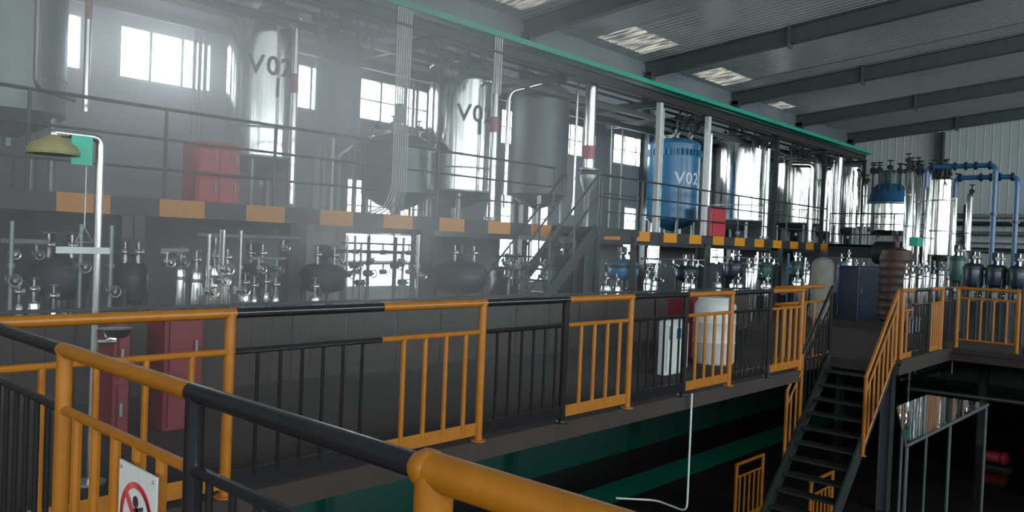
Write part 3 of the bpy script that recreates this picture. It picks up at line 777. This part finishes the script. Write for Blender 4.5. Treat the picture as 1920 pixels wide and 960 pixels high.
for i, (px, X, z0, z1, r, m) in enumerate(((391, -8.0, .1, 1.55, .022, PIPE), (413, -8.0, .1, 1.6, .025, PIPE), (418, -7.9, .1, 1.6, .018, PIPE), (450, -8.1, .1, 1.6, .02, PIPE), (650, -9.0, .1, 1.6, .02, PIPE), (664, -9.0, .3, 1.6, .018, DULL), (676, -9.0, .3, 1.5, .018, DULL), (690, -9.2, .3, 1.6, .025, DARK), (740, -9.0, .1, 1.6, .03, DARK),
                                           (755, -9.0, .1, 1.6, .02, DULL), (783, -8.7, .0, 1.65, .028, PIPE), (955, -9.2, .1, 1.6, .02, DULL), (975, -9.2, .1, 1.6, .02, DULL), (990, -9.3, .1, 1.6, .02, DARK), (1215, -9.0, .1, 1.6, .025, PIPE), (1232, -9.0, .1, 1.6, .02, PIPE), (1420, -8.8, .1, 1.6, .025, PIPE), (1478, -9.0, .1, 1.6, .03, BLUEP),
                                           (1510, -9.0, .1, 1.5, .035, PIPE), (20, -8.2, .1, 1.6, .02, DULL), (150, -8.3, .1, 1.6, .02, DULL), (207, -8.3, .1, 1.6, .022, DULL))):
    c = at(px, 500, x=X)
    b = MB().cyl((X, c.y, z0), (X, c.y, z1), r, 10).lathe([(r * 1.8, 1.18), (r * 1.8, 1.22)], (X, c.y, 0), 10)
    valve(b, (X, c.y, .95 + .12 * (i % 3)), .045, (1, 0, 0))
    solo('vertical_pipe', b, m, 'slim upright pipe, ' + VL[i], 'pipe', 'vertical pipes under the platform')
for i, (pa, pb_, X, r, m) in enumerate((((300, 470), (352, 474), -8.2, .03, PIPE), ((468, 484), (535, 480), -8.2, .02, PIPE), ((0, 452), (90, 456), -8.4, .03, DULL), ((600, 470), (780, 476), -9.1, .025, DARK), ((640, 493), (790, 500), -9.1, .02, DARK), ((640, 455), (790, 462), -9.2, .015, DARK), ((930, 505), (1030, 508), -9.1, .015, DARK), ((930, 480), (1030, 485), -9.1, .015, DARK), ((1200, 485), (1320, 492), -9.0, .02, PIPE), ((1335, 482), (1460, 488), -9.0, .02, DULL), ((370, 440), (560, 450), -9.0, .03, DULL))):
    p, q = at(*pa, x=X), at(*pb_, x=X); q.z = p.z
    t = thing('pipe_run', 'valved level pipe under the platform, ' + HL[i], 'pipe', (p.x, p.y, p.z), 'horizontal pipes under the platform')
    part('pipe', MB().tube([p, q], r, 10), m, t)
    n = max(2, int((q - p).length / .45))
    for k in range(n):
        b = MB(); s_ = p.lerp(q, (k + .5) / n); b.cyl(s_, s_ + Vector((0, 0, -.16)), .014, 6); valve(b, s_ + Vector((0, 0, -.12)), .035, (1, 0, 0)); part('valve', b, DULL if k % 2 else PIPE, t)

# low board screen in front of the equipment
BOARD = mat('weathered_dark_boards', (.045, .033, .028), .7, 0, .45, 2.2)
t = thing('board_screen', 'low screen of dark upright boards behind the middle railing, hiding the feet of the canisters', 'screen', (-7.5, 1.2, 0))
b = MB(); y_ = 1.2; k = 0
while y_ < 15.5:
    b.box(-7.52 - .012 * (k % 3), -7.49 - .012 * (k % 3), y_ + .006, y_ + .235, .02, .80 + .012 * ((k * 5) % 4)); y_ += .24; k += 1
part('boards', b, BOARD, t)
part('top_cap', MB().box(-7.56, -7.46, 1.2, 15.5, .835, .86), DARK, t)
for q in range(8): part('stake', MB().box(-7.62, -7.56, 1.3 + q * 2.0, 1.36 + q * 2.0, 0, .84), DARK, t)

# ------------------------------------------------------------------ emergency shower by the left
X = -5.2
py_ = at(184, 400, x=X).y
t = thing('emergency_shower', 'emergency shower with steel pole, yellowed head and green tag at the left', 'shower', (X, py_, 0))
hz = at(184, 258, x=X).z
hd = at(100, 272, x=X)
part('pole', MB().tube([(X, py_, 0), (X, py_, hz), (X, hd.y + .0, hz), (X, hd.y, hz - .03)], .024, 12, .05), PIPE, t)
part('shower_head', MB().lathe([(.14, -.10), (.145, -.085), (.12, -.04), (.05, 0), (.02, .02)], (X, hd.y, hz - .03), 28), SHELLY, t)
part('base_flange', MB().lathe([(.09, 0), (.09, .015)], (X, py_, 0), 16), DULL, t)
g = at(150, 283, x=X)
part('green_tag', MB().box(X + .03, X + .034, g.y - .06, g.y + .06, g.z - .085, g.z + .09), GREEN, t, 'green sign tag hanging from the arm')
rd = at(162, 300, x=X).y
part('pull_rod', MB().cyl((X, rd, hz), (X, rd, hz - .55), .005, 6).tube([(X, rd, hz - .55), (X, rd - .05, hz - .64), (X, rd + .05, hz - .64), (X, rd, hz - .55)], .005, 6), DULL, t)
bz = at(205, 622, x=X).z
part('eyewash_arm', MB().tube([(X, py_, bz - .06), (X + .02, py_ + .12, bz - .06)], .02, 8), PIPE, t)
bw = part('eyewash_bowl', MB().lathe([(.02, -.05), (.07, -.03), (.1, .02), (.105, .022), (.09, .01), (.02, -.035)], (X + .02, py_ + .12, bz), 24), PIPE, t)
part('shelf_bar', MB().box(X - .02, X + .04, at(100, 466, x=X).y, py_ + .06, at(150, 472, x=X).z - .01, at(150, 466, x=X).z + .01), DULL, t)


# ------------------------------------------------------------------ walkway railings
def rail_panel(p0, p1, yellow, label, posts=(True, False), h=1.1, hm=.87, rr=.03, z0=0.0, z1=None, toe=True, nb=4, r0=None, lowrail=.03):
    """a welded railing panel from p0 to p1 (x, y); z0, z1 are the deck heights at its ends"""
    z1 = z0 if z1 is None else z1
    m = YEL if yellow else BLK
    A, B = Vector((p0[0], p0[1], z0)), Vector((p1[0], p1[1], z1)); e = Vector((0, 0, 1))
    t = thing('railing_panel', label, 'railing', A, None)
    part('top_rail', MB().tube([A + e * h, B + e * h], rr, 14), m, t)
    part('mid_rail', MB().tube([A + e * hm, B + e * hm], rr * .65, 10), m, t)
    if toe: part('toe_board', MB().beam(A + e * .10, B + e * .10, .012, .10), m, t)
    else: part('bottom_rail', MB().tube([A + e * lowrail, B + e * lowrail], rr * .65, 8), m, t)
    for f, on in ((0, posts[0]), (1, posts[1])):
        if on:
            c = A.lerp(B, f) + (B - A).normalized() * (.03 if f == 0 else -.03)
            part('post', MB().cyl(c, c + e * (h - .005), rr * 1.05, 14).lathe([(rr * 2, 0), (rr * 2, .012)], c, 12), m, t)
    for k in range(nb):
        c = A.lerp(B, (k + 1) / (nb + 1)); part('baluster', MB().cyl(c + e * (.1 if toe else lowrail), c + e * hm, .019 if yellow else .012, 8), m, t)
    return t


XM = -4.44
ys = [(1.15, 2.45, 1, 'leftmost yellow railing panel of the middle row, in front of the red boxes', (0, 1)), (2.45, 3.56, 0, 'black railing panel of the middle row right of the leftmost yellow one', (0, 0)),
      (3.56, 4.60, 1, 'large yellow railing panel of the middle row at the centre of the picture', (0, 1)), (4.60, 5.66, 0, 'black railing panel between the two largest yellow panels of the middle row', (0, 1)),
      (5.66, 6.69, 1, 'yellow railing panel of the middle row, second from the centre towards the stairs', (0, 1)), (6.69, 7.75, 0, 'black railing panel in front of the white cabinet', (0, 1)),
      (7.75, 8.80, 1, 'yellow railing panel in front of the pale drum, above the bent white conduit', (0, 1)), (8.80, 9.85, 0, 'black railing panel next before the last yellow panel of the middle row', (0, 1)),
      (9.85, 10.85, 1, 'last yellow railing panel of the middle row at the stair corner', (0, 1))]
for a, c, yl, lab, ps in ys: rail_panel((XM, a), (XM, c), yl, lab, ps, nb=4 if yl else 6, rr=.031)
rail_panel((XM - .04, 10.85), (-4.83, 10.85), 1, 'very short yellow railing return at the corner of the stair opening', (0, 0), rr=.031, nb=2)
rail_panel((-4.83, 10.85), (-4.83, 12.6), 1, 'yellow railing panel ending beside the stair head, left of the stairs, partly hidden', (0, 0), rr=.028, nb=4, toe=False)
# right of the stairs
rail_panel((-3.75, 12.85), (-3.75, 13.4), 1, 'narrow yellow railing panel at the head of the stairs, right side', (1, 0), rr=.031, nb=1, hm=.8)
rail_panel((-3.75, 13.4), (-3.75, 14.3), 0, 'black railing panel on the right of the stair head', (0, 1), rr=.031, nb=5)
rail_panel((-3.75, 14.3), (-3.75, 15.05), 1, 'narrow yellow railing panel with tight balusters, right of the stair head', (0, 1), rr=.031, nb=5)
rail_panel((-3.75, 15.05), (-3.75, 15.6), 0, 'short black railing panel before the rightmost yellow one', (0, 0), rr=.031, nb=4)
rail_panel((-3.72, 15.8), (-2.74, 15.8), 1, 'rightmost yellow railing panel, seen square on at the far side', (1, 1), rr=.031, nb=4, hm=.93, toe=False, lowrail=.2)
rail_panel((-2.68, 15.8), (-1.6, 15.8), 0, 'black railing panel at the right edge beyond the rightmost yellow one', (0, 1), rr=.031, nb=6)
rail_panel((-3.3, 18.4), (-1.9, 18.4), 1, 'dim yellow railing panel farther back behind the rightmost yellow one', (1, 1), rr=.031, nb=5)
# near rail
nr = [(-4.44, -3.40, 0, 'nearest railing, black part running off the left edge', (0, 0)), (-3.40, -2.33, 1, 'nearest railing, yellow part at the left carrying the prohibition sign', (1, 0)),
      (-2.33, -1.27, 0, 'nearest railing, glossy black part crossing the lower middle', (1, 0)), (-1.27, .2, 1, 'nearest railing, big yellow part at the bottom centre with rounded end', (1, 1))]
for a, c, yl, lab, ps in nr:
    t = rail_panel((a, 1.15), (c, 1.15), yl, lab, ps, nb=5 if yl else 7, rr=.040 if yl and a > -2 else .028)
    if a == -1.27: part('end_knob', MB().lathe([(0, -.045), (.03, -.036), (.043, -.012), (.043, .012), (.03, .036), (0, .045)], (a + .01, 1.15, 1.1), 18, (1, 0, 0)), YEL, t)

# prohibition sign
t = thing('prohibition_sign', 'white plate with a red ring and slash tied to the nearest yellow railing', 'sign', (-2.57, 1.10, .42))
sx0, sx1, sz0, sz1, sy = -2.705, -2.43, .42, .825, 1.10
part('plate', MB().box(sx0, sx1, sy, sy + .006, sz0, sz1), SIGNW, t)
cx, cz = (sx0 + sx1) / 2, sz1 - .165


def ring(R0, R1, yy, n=40):
    vs = []; fs = []
    for i in range(n):
        a = 2 * PI * i / n
        for q in (R0, R1):
            for d in (0, -.002): vs.append((cx + q * math.cos(a), yy + d, cz + q * math.sin(a)))
    for i in range(n):
        j = (i + 1) % n
        fs += [(4 * i + 1, 4 * j + 1, 4 * j + 3, 4 * i + 3), (4 * i, 4 * i + 1, 4 * i + 3, 4 * i + 2), (4 * i, 4 * j, 4 * j + 1, 4 * i + 1), (4 * i + 2, 4 * i + 3, 4 * j + 3, 4 * j + 2)]
    return MB().add(vs, fs)


part('red_ring', ring(.098, .118, sy - .0005), SIGNR, t)
part('red_slash', MB().beam((cx - .076, sy - .004, cz + .076), (cx + .076, sy - .004, cz - .076), .003, .018, (1, 0, 1)), SIGNR, t)
b = MB()
b.lathe([(.019, 0), (.019, .002)], (cx - .005, sy, cz + .055), 16, (0, -1, 0))
b.beam((cx - .005, sy - .001, cz + .035), (cx + .01, sy - .001, cz - .03), .002, .036, (1, 0, 0))
b.beam((cx + .01, sy - .001, cz - .025), (cx - .028, sy - .001, cz - .075), .002, .016, (1, 0, 0)).beam((cx + .015, sy - .001, cz - .025), (cx + .04, sy - .001, cz - .07), .002, .016, (1, 0, 0))
b.beam((cx, sy - .001, cz + .03), (cx + .05, sy - .001, cz + .045), .002, .012, (0, 0, 1)).beam((cx - .005, sy - .001, cz + .02), (cx - .05, sy - .001, cz - .01), .002, .012, (0, 0, 1))
part('black_figure', b, SIGNK, t)
for x_, z_ in ((sx0 + .02, sz1 - .02), (sx1 - .02, sz1 - .02)): part('rivet', MB().lathe([(.006, 0), (.004, .004), (0, .005)], (x_, sy, z_), 10, (0, -1, 0)), DULL, t)

# ------------------------------------------------------------------ stairs down to the lower storey
sx0, sx1, sy1, sy0 = -4.74, -3.84, 12.72, 9.3
N = 17
t = thing('lower_stairs', 'dark steel stairs descending from the far walkway into the lower storey', 'stairs', (-4.3, sy0, LOWZ))
for i in range(1, N):
    z = -i * 3.25 / N; y = sy1 - (sy1 - sy0) * i / N
    part('tread', MB().box(sx0 + .03, sx1 - .03, y - .02, y + .2, z - .03, z), DECK, t)
for x in (sx0, sx1): part('stringer', MB().beam((x, sy1 + .05, -.03), (x, sy0, LOWZ + .06), .03, .24), DARK, t)
for x, lab, za, zb_, yl in ((-3.80, 'sloping yellow handrail panel on the right of the descending stairs', 0, -1.2, 1), (-4.78, 'sloping black handrail panel at the left of the stair head', 0, -1.0, 0), (-4.78, 'sloping yellow handrail panel low on the left of the stairs', -1.0, -1.5, 1)):
    k_ = (sy1 - sy0) / 3.25
    rail_panel((x, sy1 + .1 + za * k_), (x, sy1 + .1 + zb_ * k_), yl, lab, (1, 1), z0=za, z1=zb_, rr=.026, nb=6 if za == 0 else 2, toe=False, lowrail=.12)

# bent white conduit hanging from the deck edge
p = at(1298, 728, x=-4.39); q = at(1299, 945, x=-4.39); e = at(1155, 934, x=-5.2)
b = MB().tube([Vector((-4.39, p.y, .02)), Vector((-4.39, p.y, q.z - .06)), Vector((-4.85, e.y + .30, q.z - .07)), Vector((-5.2, e.y, e.z))], .011, 8, .1)
solo('drain_conduit', b, WHITE, 'thin white conduit hanging from the deck edge and bending away at its foot', 'conduit')

# ------------------------------------------------------------------ lower storey: steel trough, low railings, pipes, machines
t = thing('water_tray', 'shallow tray of still water on pale legs, mirroring the back wall, lower right', 'tray', (-2.5, 10, LOWZ))
TP = [(-2.34, 8.35), (-2.31, 11.6), (-3.02, 11.6), (-3.02, 10.35)]
b = MB(); b.add([(x, y, z) for z in (-.25, -.21) for x, y in TP], [(3, 2, 1, 0), (4, 5, 6, 7), (0, 1, 5, 4), (1, 2, 6, 5), (2, 3, 7, 6), (3, 0, 4, 7)])
part('pan', b, DARK, t)
b = MB()
for k in range(4):
    b.beam((*TP[k], -.225), (*TP[(k + 1) % 4], -.215), .02, .028)
part('rim', b, FRAME, t)
part('water', MB().add([(x, y, -.203) for x, y in TP], [(0, 1, 2, 3)]), mat('still_dark_water', (.01, .012, .012), .03, 0, 0, 1, .05, (2, 2, 2), 1.0), t)
for x, y in ((-2.35, 8.42), (-2.33, 9.9), (-2.32, 11.55), (-2.98, 11.5), (-2.98, 10.45)): part('leg', MB().cyl((x, y, LOWZ), (x, y, -.25), .017, 10), FRAME, t)
for (pa, pb_, lab) in (((1380, 872), (1432, 852), 'yellow railing panel down in the lower storey, left one at the bottom edge'), ((1520, 905), (1562, 884), 'yellow railing panel down in the lower storey, right one at the bottom edge')):
    p, q = at(*pa, z=-2.15), at(*pb_, z=-2.15); X_ = (p.x + q.x) / 2
    rail_panel((X_, p.y), (X_, q.y), 1, lab, (1, 1), z0=LOWZ, rr=.03, nb=5)
for i, (px, pt, pb_, X_) in enumerate(((1706, 690, 780, -4.3), (1787, 650, 700, -3.9), (1718, 660, 700, -5.0))):
    c = at(px, pt, x=X_); d = at(px, pb_, x=X_)
    solo('hanging_pipe', MB().tube([Vector((X_, c.y, -.16)), Vector((X_, c.y, d.z))], .018, 8), PIPE, 'short bright pipe stub hanging under the far deck edge, ' + ('long one near the tray', 'one below the rightmost yellow panel', 'short one farther back')[i], 'pipe', 'pipe stubs under the far deck')
for i, (pa, pb_, zz) in enumerate((((1700, 728), (1920, 756), -1.0), ((1690, 712), (1800, 686), -1.4), ((1760, 700), (1920, 668), -1.2))):
    p, q = at(*pa, z=zz), at(*pb_, z=zz)
    solo('lower_pipe', MB().tube([p, q], .045, 10), (DARK, DULL, DULL)[i], ('dark pipe crossing the lower storey in front of the trough', 'grey pipe slanting above the trough', 'grey pipe at the right, slanting above the trough')[i], 'pipe')
p = at(1872, 850, z=-2.9)
t = thing('red_pump', 'small dark red pump low in the lower storey at right', 'pump', (p.x, p.y, LOWZ))
part('base', MB().bbox(p.x - .3, p.x + .3, p.y - .18, p.y + .18, LOWZ, LOWZ + .08), DARK, t)
part('motor', MB().lathe([(.1, -.3), (.13, -.28), (.13, .02), (.08, .06)], (p.x, p.y, LOWZ + .25), 20, (1, 0, 0)), RED, t)
part('volute', MB().lathe([(.08, .06), (.15, .08), (.15, .16), (.06, .22)], (p.x, p.y, LOWZ + .25), 20, (1, 0, 0)), RED, t)
for x_, y_, r_, lab in ((-2.4, 19.5, .5, 'dark upright tank in the unlit lower storey, left of its neighbour'), (-1.2, 21.5, .6, 'dark upright tank in the unlit lower storey near the right edge')):
    t = thing('lower_tank', lab, 'tank', (x_, y_, LOWZ))
    part('body', MB().lathe([(r_, LOWZ + .3), (r_, -1.3), (r_ * .8, -1.15), (r_ * .2, -1.05)], (x_, y_, 0), 28), DARK, t)
    for k in range(4):
        a = PI / 4 + k * PI / 2; part('leg', MB().cyl((x_ + r_ * .8 * math.cos(a), y_ + r_ * .8 * math.sin(a), LOWZ), (x_ + r_ * .8 * math.cos(a), y_ + r_ * .8 * math.sin(a), LOWZ + .4), .04, 8), DULL, t)

# ------------------------------------------------------------------ far group at right
X = -8.3
p = at(1665, 400, x=X); y = p.y; Z = depth(X, y); r = 40 * Z / F; z_a, z_b, z_c, z_d = at(1665, 436, x=X).z, at(1665, 384, x=X).z, at(1665, 345, x=X).z, at(1665, 322, x=X).z
t = thing('blue_top_reactor', 'stainless reactor with a blue domed top on the far platform', 'reactor', (X, y, PZ))
part('body', MB().lathe([(r * .6, z_a - .1), (r, z_a + .05), (r, z_b)], (X, y, 0), 40), STEEL, t)
part('blue_dome', MB().lathe([(r * 1.08, z_b), (r * 1.08, z_b + .07), (r * .95, z_b + .12), (r * .85, z_b + .3), (r * .6, z_c - .05), (r * .5, z_c)], (X, y, 0), 40), BLUEP, t)
part('green_drive', MB().lathe([(r * .42, z_c), (r * .42, z_d), (r * .3, z_d + .05)], (X, y, 0), 20), GREEND, t)
for k in range(10):
    a = 2 * PI * k / 10; b = MB().cyl((X + r * .75 * math.cos(a), y + r * .75 * math.sin(a), z_b + .2), (X + r * .75 * math.cos(a), y + r * .75 * math.sin(a), z_d + .1 * (k % 3)), .03, 8); valve(b, (X + r * .75 * math.cos(a), y + r * .75 * math.sin(a), z_d + .05 * (k % 3)), .07); part('nozzle', b, DARK, t)
for k in range(4):
    a = PI / 4 + k * PI / 2; part('leg', MB().cyl((X + r * .85 * math.cos(a), y + r * .85 * math.sin(a), PZ), (X + r * .85 * math.cos(a), y + r * .85 * math.sin(a), z_a + .2), .05, 8), DULL, t)


def column_tank(label, px, wpx, pt, pb, X, m=STEEL, crown=6, base=0.0, name='steel_column'):
    p = at(px, (pt + pb) / 2, x=X); y = p.y; Z = depth(X, y); r = wpx / 2 * Z / F; zt, zb = at(px, pt, x=X).z, at(px, pb, x=X).z
    t = thing(name, label, 'tank', (X, y, base))
    part('shell', MB().lathe([(r * .3, zb - r * .5), (r, zb), (r, zt - .05), (r * .7, zt + .03), (0, zt + .08)], (X, y, 0), 32), m, t)
    for q in (.3, .7): part('band', MB().lathe([(r * 1.03, zb + (zt - zb) * q), (r * 1.03, zb + (zt - zb) * q + .04)], (X, y, 0), 32), DULL, t)
    for k in range(3):
        a = k * 2 * PI / 3; part('leg', MB().cyl((X + r * .8 * math.cos(a), y + r * .8 * math.sin(a), base), (X + r * .8 * math.cos(a), y + r * .8 * math.sin(a), zb + .1), .03, 8), DULL, t)
    for k in range(crown):
        a = k * 2 * PI / crown; hh = .12 + .1 * ((k * 7) % 3); c = (X + r * .6 * math.cos(a), y + r * .6 * math.sin(a))
        b = MB().cyl((*c, zt - .03), (*c, zt + hh), .028, 8); valve(b, (*c, zt + hh), .055); part('nozzle', b, DARK, t)
    return t


column_tank('tall stainless column with dark valves on top, right of the blue-topped reactor', 1704, 17, 322, 470, -6.6, crown=4)
column_tank('second tall stainless column touching the first, crowned with valves', 1720, 14, 328, 500, -6.5, crown=5)
column_tank('wide stainless tank with a valve crown under the blue pipes', 1762, 44, 334, 478, -6.0, crown=9)
column_tank('slim stainless column right of the wide tank under the blue pipes', 1788, 11, 345, 480, -5.8, crown=1)
column_tank('short slim stainless column below the tall one, right of the far tanks', 1816, 11, 366, 470, -5.6, crown=1)
column_tank('slim stainless column left of the wide tank, rising to the blue pipe', 1738, 10, 325, 500, -6.2, crown=1)
column_tank('slim bright column standing behind the far thin tank near the tray end', 1611, 11, 330, 425, -10.4, crown=2, base=PZ)
column_tank('thin bright column left of the blue-topped reactor', 1622, 8, 345, 425, -8.6, crown=1, base=PZ)
for px, pt, lab in ((1700, 512, 'first'), (1712, 508, 'second'), (1724, 512, 'third'), (1738, 508, 'fourth'), (1751, 512, 'fifth'), (1766, 506, 'sixth'), (1780, 514, 'seventh')):
    canister('small steel canister in the far row behind the right railing, %s from the left' % lab, px, pt, 9, -5.2)
for px, pt, pb_, wd, X_, lab, m in ((1825, 492, 540, 34, -4.0, 'dark blue reactor behind the right railing, below the first blue pipe', NAVY), (1868, 495, 540, 36, -3.6, 'dark blue reactor behind the right railing, between the two blue pipes', NAVY), (1910, 497, 542, 36, -3.2, 'dark blue reactor at the right edge below the second blue pipe', NAVY), (1795, 478, 530, 26, -4.8, 'dark green reactor right of the row of small canisters', GREEND)):
    jacketed(lab, px, pt, pb_, wd, X_, m)

# blue overhead pipes
for pa, pl, base, X_, lab in ((((1738, 322), (1745, 313), (1866, 309)), 1866, 466, -4.45, 'upper blue pipe arching right from the steel columns and dropping down'), (((1792, 334), (1796, 329), (1908, 331)), 1908, 480, -4.1, 'lower blue pipe arching farther right and dropping at the frame edge')):
    c = at(pl, 340, x=X_); zt = at(pl, pa[2][1], x=X_).z; st = at(pa[0][0], pa[0][1], y=c.y)
    zb = 0.0
    pts = [Vector((st.x, c.y, zt - .5)), Vector((st.x, c.y, zt)), Vector((c.x, c.y, zt)), Vector((c.x, c.y, zb))]
    t = thing('blue_pipe', lab, 'pipe', pts[-1])
    part('pipe_run', MB().tube(pts, .06, 14, .16, 6), BLUEP, t)
    for f in (.08, .42, .58, .72, .92):
        q = pts[1].lerp(pts[2], f); part('flange', MB().lathe([(.1, -.03), (.1, .03)], q, 14, (1, 0, 0)), NAVY, t)
    for f in (.3, .62): q = pts[2].lerp(pts[3], f); part('flange', MB().lathe([(.1, -.025), (.1, .025)], q, 14), NAVY, t)

# far bits: duct drum, cabinet, barrel, green box, pipe rack on the end wall
p = at(1640, 462, x=-6.4)
t = thing('dark_drum', 'dark horizontal drum slung at the front of the far platform', 'drum', (-6.4, 24.6, 1.2))
part('drum_body', MB().lathe([(.05, -.9), (.3, -.8), (.34, -.7), (.34, .7), (.3, .8), (.05, .9)], (-7.2, 24.6, 1.72), 28, (1, 0, 0)), DARK, t)
for x_ in (-7.7, -6.7): part('cradle', MB().cbox(x_, 24.6, .72, .08, .5, 1.44), DARK, t)
p, q = at(1612, 505, x=-7.0), at(1658, 505, x=-7.0)
t = thing('control_cabinet', 'dark blue control cabinet in the gangway below the far platform', 'cabinet', (-7.0, (p.y + q.y) / 2, 0))
part('body', MB().bbox(-7.5, -7.0, p.y, q.y, 0, 1.35, .02), NAVY, t)
part('door', MB().box(-7.0, -6.98, p.y + .03, q.y - .03, .08, 1.3), NAVY, t)
part('handle', MB().cbox(-6.965, p.y + .1, .75, .03, .02, .14), DULL, t)
p = at(1682, 470, x=-5.6)
t = thing('brown_vessel', 'dark brown ribbed vessel at the corner of the far platform', 'vessel', (-5.6, p.y, 0))
prof = [(.2, .15), (.34, .25)]
for k in range(8): prof += [(.34, .3 + k * .17), (.36, .36 + k * .17), (.34, .42 + k * .17)]
prof += [(.3, 1.75), (.05, 1.82)]
part('body', MB().lathe(prof, (-5.6, p.y, 0), 28), BROWN, t)
for k in range(3):
    a = k * 2 * PI / 3; part('leg', MB().cyl((-5.6 + .25 * math.cos(a), p.y + .25 * math.sin(a), 0), (-5.6 + .25 * math.cos(a), p.y + .25 * math.sin(a), .3), .03, 8), DARK, t)
part('filling_pipe', MB().tube([(-5.6, p.y, 1.78), (-5.6, p.y, 2.0), (-5.75, p.y + .2, 2.15)], .05, 8, .1), BROWN, t)
p = at(1717, 455, x=-5.5)
t = thing('green_box', 'small green junction box in front of the far steel columns', 'box', (-5.5, p.y, 0))
part('box', MB().bbox(-5.6, -5.4, p.y - .17, p.y + .17, at(1717, 462, x=-5.5).z, at(1717, 445, x=-5.5).z, .01), GREEN, t)
part('stand', MB().cyl((-5.5, p.y, 0), (-5.5, p.y, at(1717, 462, x=-5.5).z), .04, 8), DARK, t)
for i, (py, lab) in enumerate(((404, 'topmost pipe of the rack on the back wall'), (418, 'second pipe of the rack on the back wall'), (436, 'third pipe of the rack on the back wall'), (450, 'fourth pipe of the rack on the back wall'), (466, 'lowest pipe of the rack on the back wall'))):
    p, q = at(1780, py, y=35.6), at(2050, py + 10, y=35.6)
    solo('rack_pipe', MB().tube([Vector((p.x, 35.75, p.z)), Vector((q.x, 35.75, p.z))], .08, 10), (CREAM, DARK, DULL, WALL, DARK)[i], lab, 'pipe')
t = thing('end_wall_rack', 'dark post rack holding the pipes against the back wall', 'rack', (-6, 35.5, 0))
for x_ in (-8.2, -5.4, -2.6, .2): part('post', MB().cbox(x_, 35.55, 1.9, .12, .12, 3.8), DARK, t)
part('cross_bar', MB().box(-8.3, .3, 35.5, 35.6, 1.0, 1.12), DARK, t)

# ------------------------------------------------------------------ haze volume added to give the lens glare over the left half
m = bpy.data.materials.new('glare_haze'); m.use_nodes = True; nt = m.node_tree
for q in list(nt.nodes): nt.nodes.remove(q)
o = nt.nodes.new('ShaderNodeOutputMaterial'); v = nt.nodes.new('ShaderNodeVolumeScatter')
v.inputs['Color'].default_value = (.985, .99, 1, 1); v.inputs['Density'].default_value = HAZE; v.inputs['Anisotropy'].default_value = .65
nt.links.new(v.outputs[0], o.inputs['Volume'])
b = MB().box(-12.65, -4.7, -8, 7.6, .02, 6.8)
h = link_mesh('glare_haze', b, m); h['kind'] = 'stuff'
tag(h, 'thin pale haze volume added for lens glare over the left half of the hall', 'haze')
